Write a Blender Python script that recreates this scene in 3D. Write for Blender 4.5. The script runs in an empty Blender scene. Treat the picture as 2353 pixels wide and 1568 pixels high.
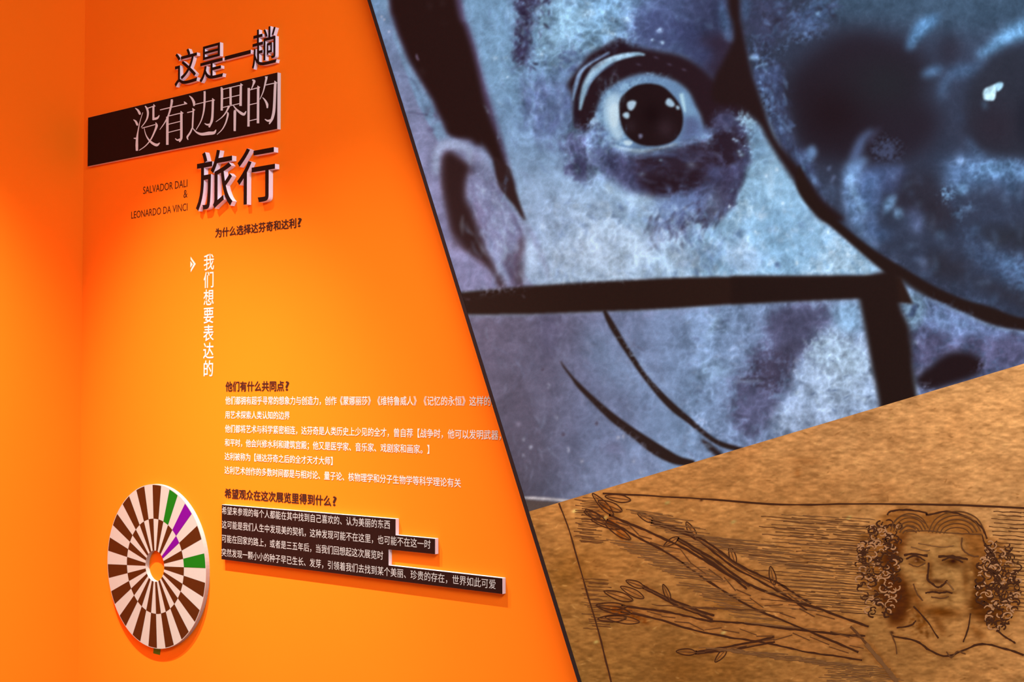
import bpy, bmesh, math, random
import numpy as np
from mathutils import Matrix, Vector

# ------------------------------------------------------------------ camera, world, lights, exposure
S = bpy.context.scene
C = S.collection
D = 2.90                 # distance of the lens from the main wall, metres
EYE = 1.55               # lens height above the floor
FPX, YAW, PIT, ROL = 2961.779, 0.67991531, 0.03990676, -0.00337766
def cam_axes():
    cy, sy = math.cos(YAW), math.sin(YAW); cp, sp = math.cos(PIT), math.sin(PIT)
    fw = Vector((-sy*cp, cy*cp, sp)); r = Vector((cy, sy, 0)); u = r.cross(fw)
    cr, sr = math.cos(ROL), math.sin(ROL)
    return fw, cr*r+sr*u, -sr*r+cr*u
FW, RT, UP = cam_axes()
CAM = Vector((0, -D, EYE))           # main wall is the plane y = 0, x runs to the right along it
cam = bpy.data.cameras.new('camera'); co = bpy.data.objects.new('camera', cam); C.objects.link(co)
cam.sensor_fit = 'HORIZONTAL'; cam.sensor_width = 36; cam.lens = 36*FPX/2353; cam.clip_start = .05
co.matrix_world = Matrix(((RT.x, UP.x, -FW.x, CAM.x), (RT.y, UP.y, -FW.y, CAM.y), (RT.z, UP.z, -FW.z, CAM.z), (0, 0, 0, 1)))
S.camera = co
def wp(px, py, off=0.0):
    """measured picture point -> (x, z) on the plane y = -off"""
    px = float(px); py = float(py)
    d = FW + (px-1176.5)/FPX*RT - (py-784)/FPX*UP
    t = (D-off)/d.y
    return CAM.x+t*d.x, CAM.z+t*d.z
def wpn(x, z, off):
    """inverse of wp for arrays: point of the plane y = -off -> measured picture coordinates"""
    dx, dy, dz = x-CAM.x, (-off)-CAM.y, z-CAM.z
    f = dx*FW.x+dy*FW.y+dz*FW.z
    return 1176.5+FPX*(dx*RT.x+dy*RT.y+dz*RT.z)/f, 784-FPX*(dx*UP.x+dy*UP.y+dz*UP.z)/f

vs = S.view_settings; vs.view_transform = 'Standard'; vs.look = 'None'; vs.exposure = 0.0; vs.gamma = 1.0; vs.use_curve_mapping = False
W = bpy.data.worlds.new('gallery_air'); S.world = W; W.use_nodes = True
W.node_tree.nodes['Background'].inputs[0].default_value = (1.0, .93, .90, 1); W.node_tree.nodes['Background'].inputs[1].default_value = .19

def spot(name, loc, aim, watts, size, blend, radius, col):
    l = bpy.data.lights.new(name, 'SPOT'); l.energy = watts; l.spot_size = math.radians(size); l.spot_blend = blend
    l.shadow_soft_size = radius; l.color = col
    o = bpy.data.objects.new(name, l); C.objects.link(o); o.location = loc
    o.rotation_euler = (Vector(aim)-Vector(loc)).to_track_quat('-Z', 'Y').to_euler(); return o
def area(name, loc, aim, watts, sx, sy, col):
    l = bpy.data.lights.new(name, 'AREA'); l.shape = 'RECTANGLE'; l.size = sx; l.size_y = sy; l.energy = watts; l.color = col
    o = bpy.data.objects.new(name, l); C.objects.link(o); o.location = loc
    o.rotation_euler = (Vector(aim)-Vector(loc)).to_track_quat('-Z', 'Y').to_euler(); return o
LX = wp(700, 900)[0]
spot('track_spot_text', (-3.80, -1.05, 3.80), (-3.75, -.84, 0), 1370, 69, 1.0, .02, (1.0, .93, .84))
spot('fill_spot_right', (-3.00, -1.05, 3.80), (-2.95, -.84, 0), 640, 69, 1.0, .02, (1.0, .94, .87))  # weaker spot added to spread the wall light further right
area('soft_area_right', (.5, -2.2, 3.75), (-1.4, 0, 1.2), 250, 2.4, .9, (.91, .96, 1.0))  # added soft area light, stands in for unseen lamps to the right
area('soft_fill_left', (-3.2, -3.8, 3.75), (-3.6, 0, .9), 48, 1.6, .9, (1.0, .93, .88))  # soft fill added from above, no known fixture

# ------------------------------------------------------------------ helpers
def lin(c):
    return tuple(((v/255)/12.92 if v/255 <= .04045 else ((v/255+.055)/1.055)**2.4) for v in c)
def tag(o, label=None, cat=None, group=None, kind=None):
    if label: o['label'] = label
    if cat: o['category'] = cat
    if group: o['group'] = group
    if kind: o['kind'] = kind
    return o
def mat(name, col, rough=.6, spec=.3, var=0, scale=40, bump=0, bscale=300):
    m = bpy.data.materials.new(name); m.use_nodes = True; nt = m.node_tree; b = nt.nodes['Principled BSDF']
    b.inputs['Base Color'].default_value = (*col, 1); b.inputs['Roughness'].default_value = rough
    b.inputs['Specular IOR Level'].default_value = spec
    tc = nt.nodes.new('ShaderNodeTexCoord')
    if var:
        n = nt.nodes.new('ShaderNodeTexNoise'); n.inputs['Scale'].default_value = scale; n.inputs['Detail'].default_value = 5
        nt.links.new(tc.outputs['Object'], n.inputs['Vector'])
        r = nt.nodes.new('ShaderNodeMapRange'); r.inputs['To Min'].default_value = 1-var; r.inputs['To Max'].default_value = 1+var
        nt.links.new(n.outputs[0], r.inputs['Value'])
        mx = nt.nodes.new('ShaderNodeVectorMath'); mx.operation = 'SCALE'; mx.inputs[0].default_value = col
        nt.links.new(r.outputs[0], mx.inputs['Scale']); nt.links.new(mx.outputs[0], b.inputs['Base Color'])
    if bump:
        n2 = nt.nodes.new('ShaderNodeTexNoise'); n2.inputs['Scale'].default_value = bscale; n2.inputs['Detail'].default_value = 3
        nt.links.new(tc.outputs['Object'], n2.inputs['Vector'])
        bp = nt.nodes.new('ShaderNodeBump'); bp.inputs['Strength'].default_value = bump; bp.inputs['Distance'].default_value = .001
        nt.links.new(n2.outputs[0], bp.inputs['Height']); nt.links.new(bp.outputs[0], b.inputs['Normal'])
    return m
def mesh_obj(name, V, F, mats, parent=None, loc=None, fm=None):
    me = bpy.data.meshes.new(name); me.from_pydata([tuple(v) for v in V], [], F); me.update()
    for m in (mats if isinstance(mats, (list, tuple)) else [mats]): me.materials.append(m)
    if fm is not None: me.polygons.foreach_set('material_index', fm)
    o = bpy.data.objects.new(name, me); C.objects.link(o)
    if loc is not None:
        me.transform(Matrix.Translation(-Vector(loc))); o.location = loc
    if parent is not None:
        o.parent = parent; me.transform(Matrix.Translation(-Vector(parent.location)))
        if loc is not None: o.location = (0, 0, 0)
    return o
def box(name, x0, x1, y0, y1, z0, z1, m, **k):
    V = [(x, y, z) for z in (z0, z1) for y in (y0, y1) for x in (x0, x1)]
    return mesh_obj(name, V, [(0, 2, 3, 1), (4, 5, 7, 6), (0, 1, 5, 4), (2, 6, 7, 3), (0, 4, 6, 2), (1, 3, 7, 5)], m, **k)
def prism(name, pts, y0, y1, mats, parent=None, fm=None):
    """outline (x, z) counter-clockwise seen from the room; front face at y1 (nearer the room)"""
    n = len(pts); V = [(x, y1, z) for x, z in pts]+[(x, y0, z) for x, z in pts]
    F = [tuple(range(n)), tuple(range(2*n-1, n-1, -1))]+[(i, n+i, n+(i+1) % n, (i+1) % n) for i in range(n)]
    return mesh_obj(name, V, F, mats, parent, fm=fm)

# ------------------------------------------------------------------ materials
ORANGE = mat('orange_wall_vinyl', (.95, .170, .006), .8, .05, .03, 3, .12, 900)
ORANGE2 = mat('orange_wall_paint', (.95, .170, .006), .8, .05, .02, 3, .12, 700)
BLACKP = mat('black_print_on_foam', (.019, .0055, .004), .6, .04, .15, 60)
WHITEL = mat('white_foam_letter_side', (.86, .80, .93), .7, .1, .03, 200)
WHITEF = mat('white_foam_board_edge', (.66, .62, .66), .7, .2, .03, 200)
WHITET = mat('white_print_on_board', (.44, .40, .38), .6, .2, .02, 50)
WHITEP = mat('white_ink', (.66, .60, .54), .6, .2, .02, 50)
DISCW = mat('white_print_on_disc', (.40, .365, .33), .45, .25, .02, 50)
BROWN = mat('brown_print_on_disc', (.062, .013, .002), .6, .05, .06, 80)
GREEN = mat('green_print_on_disc', (.005, .12, .004), .6, .05, .03, 50)
PURPLE = mat('purple_print_on_disc', (.135, .001, .19), .6, .05, .03, 50)
TAPEG = mat('green_adhesive_tape', (.03, .14, .008), .4, .3, .1, 60)
INK = mat('dark_brown_vinyl_lettering', (.035, .010, .006), .5, .25, .1, 60)
FRAME = mat('black_frame_trim', (.016, .010, .010), .45, .25, .2, 80)
FLOORM = mat('grey_concrete_floor', (.10, .09, .085), .5, .3, .2, 4)
CEILM = mat('dark_ceiling_paint', (.05, .048, .046), .8, .2, .1, 4)

# ------------------------------------------------------------------ room
XC = -1.5655*D; TOP = 3.9
def struct(o): return tag(o, kind='structure')
struct(box('wall_back', XC-.12, 1.6, 0, .12, 0, TOP, ORANGE))
struct(box('wall_left', XC-.12, XC, -4.6, 0, 0, TOP, ORANGE2))
struct(box('floor', XC-.12, 1.6, -4.6, .12, -.1, 0, FLOORM))
struct(box('ceiling', XC-.12, 1.6, -4.6, .12, TOP, TOP+.1, CEILM))
GAINA=(.86,.96,.97); GAINB=(.96,1.0,.99)
# ---------------------------------------------------------------- printed graphic: small numpy painter
CX0,CY0,CST=700.0,-300.0,2.0
CW,CH=1100,1100
rng=np.random.default_rng(7)
def up(g,h,w):
    gh,gw=g.shape
    y=np.linspace(0,gh-1.001,h); x=np.linspace(0,gw-1.001,w)
    yi=y.astype(int); xi=x.astype(int); fy=(y-yi)[:,None]; fx=(x-xi)[None]
    fy=fy*fy*(3-2*fy); fx=fx*fx*(3-2*fx)
    a=g[yi][:,xi]; b=g[yi][:,xi+1]; c=g[yi+1][:,xi]; d=g[yi+1][:,xi+1]
    return (a*(1-fx)+b*fx)*(1-fy)+(c*(1-fx)+d*fx)*fy
def noise(sx,sy=None,octv=3):
    """value noise, cell size in picture pixels"""
    sy=sy or sx; out=np.zeros((CH,CW)); amp=1; tot=0
    for o in range(octv):
        gh=max(3,int(CH*CST/sy)+2); gw=max(3,int(CW*CST/sx)+2)
        out+=amp*up(rng.random((gh,gw)),CH,CW); tot+=amp; amp*=.55; sx/=2; sy/=2
        if min(sx,sy)<CST: break
    out/=tot; return (out-.5)*2.2
def box1(a,r,ax):
    if r<1: return a
    k=2*r+1
    pad=[(0,0),(0,0)]; pad[ax]=(r+1,r)
    c=np.cumsum(np.pad(a,pad,mode='edge'),axis=ax)
    return (c[k:]-c[:-k])/k if ax==0 else (c[:,k:]-c[:,:-k])/k
def blur(a,s):
    s=s/CST; 
    if s<.35: return a
    r=max(1,int(round(s*.9)))
    for _ in range(3 if s>1 else 1):
        a=box1(box1(a,r,0),r,1)
    return a
def smooth(pts,closed=True,n=6):
    p=np.array(pts,float)
    if len(p)<3: return p
    N=len(p); out=[]
    rngk=range(N) if closed else range(N-1)
    for i in rngk:
        if closed: p0,p1,p2,p3=p[i-1],p[i],p[(i+1)%N],p[(i+2)%N]
        else: p0,p1,p2,p3=p[max(i-1,0)],p[i],p[i+1],p[min(i+2,N-1)]
        for t in np.arange(n)/n:
            out.append(.5*((2*p1)+(-p0+p2)*t+(2*p0-5*p1+4*p2-p3)*t*t+(-p0+3*p1-3*p2+p3)*t**3))
    if not closed: out.append(p[-1])
    return np.array(out)
def fillmask(pts,pad):
    """even-odd fill with 1 sample per cell on x exact coverage; returns mask and window"""
    q=np.array(pts,float).copy(); q[:,0]=(q[:,0]-CX0)/CST; q[:,1]=(q[:,1]-CY0)/CST
    x0=max(0,int(q[:,0].min()-pad)); x1=min(CW,int(q[:,0].max()+pad)+2)
    y0=max(0,int(q[:,1].min()-pad)); y1=min(CH,int(q[:,1].max()+pad)+2)
    if x1<=x0 or y1<=y0: return None,None
    m=np.zeros((y1-y0,x1-x0)); xs=np.arange(x0,x1)
    a=q; b=np.roll(q,-1,0)
    for r in range(y0,y1):
        for sub in (.25,.75):
            y=r+sub
            k=((a[:,1]<=y)&(b[:,1]>y))|((b[:,1]<=y)&(a[:,1]>y))
            if not k.any(): continue
            xx=np.sort(a[k,0]+(y-a[k,1])*(b[k,0]-a[k,0])/(b[k,1]-a[k,1]))
            for i in range(0,len(xx)-1,2):
                m[r-y0]+=.5*np.clip(np.minimum(xx[i+1],xs+1)-np.maximum(xx[i],xs),0,1)
    return np.clip(m,0,1),(slice(y0,y1),slice(x0,x1))
class Pic:
    def __init__(s): s.a=np.zeros((CH,CW,3)); s.clip=None
    def put(s,m,w,col,al):
        m=m*al
        if s.clip is not None: m=m*s.clip[w]
        s.a[w]=s.a[w]*(1-m[...,None])+np.array(col,float)*m[...,None]
    def P(s,pts,col,b=2,al=1,rough=0,nz=None,sm=True):
        pp=smooth(pts) if sm else pts
        m,w=fillmask(pp,b*2/CST+rough*8+10)
        if m is None: return
        m=blur(m,b)
        if rough:
            n=(nz if nz is not None else N8)[w]
            e=blur(m,b*.6+4+rough*4)
            m=np.clip((e-.5+n*.5+N5[w]*.16)*1.35+.5,0,1)*np.clip(e*3,0,1)
        s.put(m,w,col,al)
    def S(s,pts,col,b=1,al=1,rough=0,nz=None,sm=True):
        """stroke of (x,y,width)"""
        p=smooth(pts,False) if sm else np.array(pts,float)
        d=np.gradient(p[:,:2],axis=0); d/=np.linalg.norm(d,axis=1)[:,None]+1e-9
        n=np.stack([-d[:,1],d[:,0]],1)*p[:,2:3]/2
        s.P(np.vstack([p[:,:2]+n,(p[:,:2]-n)[::-1]]),col,b,al,rough,nz,sm=False)
    def B(s,x,y,rx,ry,col,al=1,ang=0,mod=None):
        """soft spot"""
        r=max(rx,ry)*2.2
        x0=int(max(0,(x-r-CX0)/CST)); x1=int(min(CW,(x+r-CX0)/CST)); y0=int(max(0,(y-r-CY0)/CST)); y1=int(min(CH,(y+r-CY0)/CST))
        if x1<=x0 or y1<=y0: return
        w=(slice(y0,y1),slice(x0,x1)); dx=XX[w]-x; dy=YY[w]-y
        c,sn=math.cos(math.radians(ang)),math.sin(math.radians(ang))
        u=(dx*c+dy*sn)/rx; v=(-dx*sn+dy*c)/ry
        m=np.exp(-(u*u+v*v)*1.1)
        if mod is not None: m=np.clip(m*(1+mod[w]),0,1)
        s.put(m,w,col,al)
def inside(x,y,P):
    c=False; j=len(P)-1
    for i in range(len(P)):
        if (P[i][1]>y)!=(P[j][1]>y) and x<(P[j][0]-P[i][0])*(y-P[i][1])/(P[j][1]-P[i][1]+1e-9)+P[i][0]: c=not c
        j=i
    return c
def brush(g,P,n,L,w,cols,ang,sd,al=(.2,.5),bl=1.2):
    """n short brush marks inside the outline P"""
    xs=[p[0] for p in P]; ys=[p[1] for p in P]; k=0; tries=0
    while k<n and tries<n*8:
        tries+=1; x=rng.uniform(min(xs),max(xs)); y=rng.uniform(min(ys),max(ys))
        if not inside(x,y,P): continue
        k+=1; a=math.radians(ang+rng.normal(0,sd)); l=L*rng.uniform(.4,1.4); b=a+rng.normal(0,.5); c,s_=math.cos(a),math.sin(a)
        g.S([(x,y,w*.3),(x+c*l*.5,y+s_*l*.5,w*rng.uniform(.5,1.5)),(x+c*l*.5+math.cos(b)*l*.5,y+s_*l*.5+math.sin(b)*l*.5,w*.2)],cols[k%len(cols)],bl,rng.uniform(*al),sm=False)
XX,YY=np.meshgrid(CX0+CST*(np.arange(CW)+.5),CY0+CST*(np.arange(CH)+.5))
N8=noise(14,14,3); N30=noise(60,60,4); N5=noise(7,7,2); NF=noise(110,110,5); NV=noise(16,60,4); NH=noise(60,14,3)
def ZF(x0,y0,sc): return lambda L:[(x0+p[0]/sc,y0+p[1]/sc)+((p[2]/sc,) if len(p)>2 else ()) for p in L]
z1=ZF(840,0,3.92); z2=ZF(1240,60,3.734); z3=ZF(1640,0,3.2665); z4=ZF(960,380,3.92); z5=ZF(1400,380,3.92)
z6=ZF(1850,380,2.904); z7=ZF(1060,680,3.135); z8=ZF(1500,660,3.563); y1_=ZF(1200,1080,3.213); y3=ZF(1930,1140,3.664); y4=ZF(1600,1140,3.663)
DK=(50,29,27); BAR=(44,28,25)
def lerp3(t,stops):
    """colour ramp over array t"""
    ts=[q[0] for q in stops]; return np.stack([np.interp(t,ts,[q[1][k] for q in stops]) for k in range(3)],-1)

def paint_portrait():
    g=Pic()
    # cheek ground, lit blue skin
    g.a[:]=lerp3(YY,[(-300,(112,160,205)),(0,(118,166,210)),(250,(116,156,202)),(450,(140,175,215)),(620,(150,182,220)),(660,(150,180,215))])
    g.B(1400,580,190,130,(178,203,232),.75,20,N30*.5); g.B(1560,600,240,60,(158,195,226),.6,0,N30*.6)
    g.B(1230,520,90,90,(150,176,216),.6); g.B(1150,140,60,120,(122,172,214),.7,-15)
    # wall behind the head, left
    left=[(800,-300),(800,700),(1075,720),(1062,671),(1230,660),(1180,600),(1120,500),(1010,330),(960,240),(905,90),(880,-300)]
    m,w=fillmask(left,8); m=blur(m,2)
    col=lerp3(YY[w],[(-300,(118,165,212)),(0,(112,158,205)),(100,(118,148,196)),(300,(128,138,184)),(500,(130,128,174)),(680,(128,126,170))])
    g.a[w]=g.a[w]*(1-m[...,None])+col*m[...,None]
    g.S(z1([(180,0,50),(215,80,60),(240,150,20)]),(135,185,225),5,.6)
    g.S(z1([(300,330,40),(350,500,50),(420,640,40),(520,780,40),(590,880,50)]),(132,172,218),6,.7)
    g.S(z1([(270,690,8),(350,690,10),(430,730,14),(480,820,8)]),(95,105,150),2,.6); g.S(z1([(390,1010,6),(480,1025,10),(560,1035,22)]),(85,85,125),2,.8)
    g.P(z1([(560,970),(610,980),(650,1040),(690,1110),(640,1090),(600,1060),(555,1010)]),(90,78,115),3,.8,1); g.P(z1([(570,1140),(620,1160),(600,1190),(565,1180)]),(95,88,130),3,.7)
    for x,y in((145,150),(170,175),(212,285)): g.B(840+x/3.92,y/3.92,3,3,(190,205,235),.8)
    # hair mass
    g.P(z1([(150,-1200),(215,0),(240,150),(285,290),(345,430),(385,530),(470,680),(560,830),(610,910),(640,990),(700,1110),(740,1205),(830,1260),(950,1290),(1000,1330),(1060,1335),(1130,1420),(1170,1510),(1180,1700),(1340,1700),(1310,1568),(1270,1400),(1215,1200),(1160,1000),(1095,800),(1040,600),(990,400),(930,220),(880,60),(700,-1200)]),(88,72,108),5)
    g.P(z1([(130,-1200),(222,0),(255,150),(295,290),(350,430),(390,530),(475,680),(565,830),(612,910),(645,990),(705,1110),(745,1205),(830,1250),(950,1275),(1000,1315),(1060,1335),(1130,1420),(1175,1510),(1185,1700),(1310,1700),(1270,1500),(1220,1340),(1190,1240),(1120,1060),(1060,860),(1010,640),(955,430),(890,230),(820,40),(600,-1200)]),DK,4)
    g.S(z1([(905,20,30),(935,150,30),(975,300,18),(1015,470,12),(1080,720,12),(1150,980,14),(1215,1230,12)]),(125,165,210),3,.5)
    for p in([(570,20,14),(585,80,16)],[(690,10,30),(700,50,14)],[(500,620,22),(530,680,10)],[(700,205,14),(725,212,10)],[(735,1100,16),(735,1120,10)]): g.S(z1(p),(82,62,66),4,.6)
    g.S(z1([(458,488,8),(465,520,14),(480,545,8)]),(150,130,175),1.5,.95)
    # ear
    ear=z1([(560,1450),(600,1380),(640,1300),(720,1258),(850,1268),(945,1275),(985,1345),(1030,1315),(1085,1380),(1120,1470),(1170,1560)])+z4([(700,60),(760,240),(850,380),(940,500),(968,560),(965,680),(820,820),(850,1090),(700,1095),(560,830),(440,740),(330,620),(270,450),(240,200),(220,0)])
    g.P(ear,(128,132,176),6); 
    g.S(z1([(640,1568,60),(640,1400,70),(700,1310,80),(830,1310,80),(930,1350,70),(950,1450,60),(945,1510,10)]),(162,184,226),5,.85)
    g.S(z1([(1030,1340,50),(1060,1430,70),(1110,1530,70)]),(154,176,220),7,.7)
    g.S(z4([(540,40,110),(620,200,120),(700,380,120),(790,560,110),(860,620,60)]),(140,158,202),12,.75,1)
    g.S(z4([(520,330,60),(570,560,80),(640,700,60)]),(120,108,150),10,.8)
    g.S(z4([(600,740,60),(700,850,60),(780,1000,60),(800,1090,60)]),(148,162,210),8,.85)
    g.S(z4([(650,330,10),(760,460,22),(850,570,14)]),(105,110,150),3,.5); g.S(z4([(700,200,16),(740,320,20)]),(90,92,130),4,.5); g.B(960+595/3.92,380+230/3.92,5,7,(175,195,232),.9); g.S(z4([(800,530,16),(850,590,20)]),(165,185,225),4,.8)
    g.P(z4([(770,740),(810,735),(820,770),(780,790),(745,775)]),(98,78,108),4,.8,1)
    # ear hollow
    hol=z1([(690,1620),(688,1450),(712,1385),(750,1368),(800,1395),(860,1440),(925,1500),(965,1590)])+z4([(470,30),(425,120),(420,300),(470,400),(505,500),(560,640),(600,760),(650,850),(700,950),(745,1010),(785,1100),(735,1100),(680,985),(600,895),(500,815),(400,740),(310,620),(278,500),(245,330),(216,160),(213,0)])
    g.P(hol,(90,66,84),5,.8); g.P([(x+2,y) for x,y in hol],(55,33,33),6)
    g.B(1048,560,15,14,(90,72,90),.5); g.S(z4([(530,830,14),(600,920,20),(670,1060,20)]),(105,88,122),4,.7)
    g.S(z1([(970,1400,16),(965,1500,20),(955,1568,34)]),(78,62,84),4,.9)
    brush(g,z4([(500,60),(700,60),(860,400),(950,520),(900,760),(700,800),(560,620),(440,260)]),150,34,6,((152,170,212),(104,100,142),(128,132,178),(170,190,226)),66,14,(.2,.5),1.8)
    # dark wedge and neck
    g.P(z1([(1160,1480),(1175,1420),(1300,1520),(1320,1600)])+z4([(835,20),(870,170),(915,320),(972,480),(965,495),(940,480),(870,370),(780,260),(720,140),(695,20)]),(58,36,36),3)
    g.P(z4([(925,640),(965,655),(968,760),(958,880),(952,980),(978,1090),(860,1098),(830,1000),(775,860),(800,800),(870,770)]),(96,80,112),5); g.S(z4([(945,650,40),(935,760,60),(935,880,60),(925,1000,80),(920,1090,90)]),(72,52,62),6,.85)
    g.S(z4([(860,440,16),(900,540,22),(950,640,20)]),(95,85,118),3,.7)
    g.S(z4([(985,545,22),(1050,670,30),(1105,790,34),(1150,920,22),(1192,1040,16)]),(98,88,128),4,.85); g.P(z4([(985,640),(1060,760),(1130,940),(1170,1050),(985,1070),(965,900)]),(162,186,222),8,.75)
    g.S(z4([(940,40,20),(1000,150,24)]),(112,130,172),5,.6)
    # brow and forehead, dry paint
    for p,al in(([(1330,0),(1420,-40),(1520,-30),(1480,120),(1560,180),(1480,260),(1500,380),(1450,600),(1380,600),(1350,520),(1320,480),(1370,330),(1380,180)],.95),([(1400,-80),(1700,-60),(1640,60),(1560,110),(1420,60)],.8)):
        g.P(z1(p),(66,58,96),3,al,2,N8)
    for x,y,rx,ry in((1215,10,26,34),(1205,60,16,36),(1192,105,12,30),(1202,140,10,18),(1240,-10,34,24)): g.B(x,y,rx,ry,(50,40,64),.8,10,N8)
    g.P(z1([(1420,620),(1500,680),(1720,800),(1900,800),(1850,1100),(1640,1240),(1480,1150),(1440,900)]),(88,106,158),10,.85,2,NV)
    g.P(z1([(1560,40),(1800,0),(1960,20),(1960,350),(1760,460),(1660,640),(1540,500),(1520,280)]),(140,188,224),8,.8,2,N8)
    g.P([(1290,-300),(1300,0),(1440,30),(1440,110),(1360,150),(1320,150),(1260,100),(1250,0)],(136,186,222),12,.45,2,N8)
    g.P([(1450,-300),(1470,10),(1440,80),(1450,125),(1560,130),(1640,200),(1720,260),(1705,0),(1700,-300)],(66,76,118),34,.95)
    g.P([(1560,-300),(1580,0),(1600,120),(1660,210),(1720,260),(1705,0),(1700,-300)],(52,54,84),20,.8); g.B(1490,95,40,22,(86,102,150),.6,20,N30); g.B(1350,150,60,16,(84,100,148),.6,-25,N30); g.B(1270,250,34,80,(88,104,152),.6,10,N30)
    g.P([(1470,20),(1560,40),(1640,100),(1660,170),(1600,140),(1500,110),(1450,90)],(58,64,106),8,.7,2,N8)
    g.P([(1560,60),(1600,90),(1640,170),(1600,150)],(54,56,92),8,.6)
    for x,y,a,r in((1303,83,.9,4),(1410,78,.6,6),(1516,70,.6,7),(1522,98,.7,5),(1500,92,.6,4),(1400,75,.5,9),(1245,125,.7,5),(1166,177,.95,3.4),(1137,134,.6,7),(1162,133,.5,5),(1440,45,.6,8),(1350,30,.6,14)): g.B(x,y,r,r*.8,(172,208,236),a,0,N5)
    g.P(z1([(1800,440),(1960,420),(1960,600),(1900,640),(1840,600),(1720,620),(1760,520)]),(72,82,130),5,.6,2,N5)
    brush(g,[(1110,0),(1330,-20),(1320,200),(1310,330),(1240,420),(1170,300)],150,34,6,((146,188,224),(96,124,176),(120,160,206)),75,22,(.12,.4),2)
    brush(g,[(1185,-60),(1290,-60),(1250,60),(1225,160),(1185,150)],110,16,6,((52,44,78),(70,66,110),(44,34,60),(104,130,182)),80,40,(.4,.8),1.2)
    brush(g,[(1195,150),(1310,190),(1290,330),(1230,330),(1200,260)],60,44,9,((84,94,140),(118,150,200),(70,78,120),(136,170,214)),68,20,(.12,.35),3)
    brush(g,[(1430,-60),(1690,-60),(1700,230),(1560,130),(1440,110)],110,20,8,((48,50,80),(84,98,144),(100,126,172),(52,54,88)),60,60,(.15,.4),2.5)
    brush(g,[(1300,-40),(1450,-40),(1460,110),(1330,150),(1260,160)],140,16,6,((168,208,236),(96,126,176),(140,186,222)),20,60,(.2,.6),1.3)
    # folds above the eye
    sh=(46,28,34)
    g.P(z2([(235,500),(300,400),(360,330),(430,240),(600,150),(680,120),(780,170),(1000,210),(1200,250),(1350,330),(1480,440),(1620,570),(1800,740),(1840,900),(1700,850),(1500,880),(1400,900),(1380,780),(1330,690),(1270,570),(1180,490),(1040,440),(900,420),(760,450),(640,510),(560,580),(510,680),(480,780),(440,900),(330,880),(290,760),(280,600)]),sh,5)
    g.P(z2([(380,330),(600,150),(680,115),(800,170),(1000,200),(900,215),(640,215),(480,260)]),(40,24,34),5,.8,1)
    g.P(z2([(1360,100),(1560,60),(1680,0),(1760,0),(1780,300),(1900,620),(1960,800),(1800,760),(1600,560),(1450,420),(1420,330),(1500,250)]),(50,34,48),12,.8)
    g.S(z2([(345,720,24),(368,600,48),(410,480,66),(490,375,78),(600,300,60),(720,258,48),(850,240,30),(905,250,12)]),(146,190,222),2,.95); g.S(z2([(400,600,10),(440,480,14),(530,390,16),(640,320,12)]),(84,108,156),1.5,.6); g.S(z2([(390,500,8),(470,370,12),(600,285,14),(760,248,10)]),(190,218,236),1.5,.7)
    g.S(z2([(285,640,14),(310,520,34),(350,400,34),(420,330,22),(520,270,18),(600,225,14)]),(126,160,204),2,.9)
    g.S(z2([(400,330,8),(480,280,8),(600,240,8)]),(60,60,90),1.5,.8)
    g.S(z2([(430,290,12),(520,240,16),(640,215,10)]),(85,105,150),2,.8,1,N5)
    g.S(z2([(320,880,50),(310,760,40),(335,600,20),(370,480,14),(440,380,10),(560,300,8)]),(42,26,36),2.5,.9)
    for p in([(850,330),(1115,330),(1240,375),(1000,270),(640,410)]): g.B(*z2([p])[0],6,3,(82,66,92),.6,20)
    # white of the eye
    eye=z2([(500,740),(520,650),(560,590),(640,520),(760,460),(880,420),(1040,440),(1170,490),(1270,570),(1330,690),(1370,800),(1410,890),(1300,970),(1180,1000),(1060,1060),(880,1080),(720,1060),(620,980),(540,900),(505,820)])
    g.P(eye,(100,135,178),4)
    g.P(z2([(505,760),(540,650),(600,570),(720,500),(860,450),(1000,440),(900,490),(760,560),(690,660),(680,800),(720,960),(800,1020),(700,1020),(600,900),(540,850)]),(132,176,214),4,.95,1,N5)
    g.P(z2([(575,620),(680,580),(690,700),(680,820),(715,930),(670,990),(600,890),(560,760)]),(178,212,236),4,.92); g.P(z2([(600,700),(672,670),(672,840),(620,860)]),(200,226,240),3,.8)
    g.S(z2([(860,440,26),(1000,450,30),(1120,490,20)]),(112,150,190),3,.9,1,N5)
    g.P(z2([(1195,590),(1230,565),(1275,590),(1290,660),(1330,720),(1335,770),(1240,775),(1225,700)]),(112,152,192),3); g.S(z2([(1215,580,34),(1235,670,28),(1250,740,14)]),(168,208,228),2)
    g.P(z2([(1240,790),(1340,790),(1390,870),(1330,950),(1210,980),(1235,880)]),(82,92,136),6,.9)
    # iris
    g.P(z2([(685,740),(690,640),(740,570),(830,510),(950,493),(1060,520),(1150,600),(1210,690),(1232,790),(1215,900),(1150,985),(1040,1025),(920,1030),(820,1000),(740,930),(700,840)]),(41,25,27),2)
    g.B(*z2([(965,760)])[0],22,26,(34,20,22),.9); g.B(*z2([(1080,880)])[0],20,22,(62,42,50),.6); g.B(*z2([(780,860)])[0],14,16,(62,45,52),.4)
    for q,cc in(([(752,660),(790,640),(828,650),(820,690),(790,725),(760,710)],(168,198,222)),([(712,760),(745,738),(770,755),(765,790),(735,790)],(165,198,220)),([(1080,660),(1100,620),(1130,630),(1160,670),(1150,692),(1110,690)],(158,190,216)),([(1170,685),(1195,688),(1202,712),(1180,716)],(158,190,216)),([(850,930),(880,930),(882,955),(858,965)],(110,108,140))): g.P(z2(q),cc,1.5)
    # lower lid
    g.S(z2([(640,1020,20),(720,1060,34),(840,1075,44),(960,1062,30),(1080,1040,22),(1180,1010,18)]),(152,190,220),2,.9)
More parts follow.
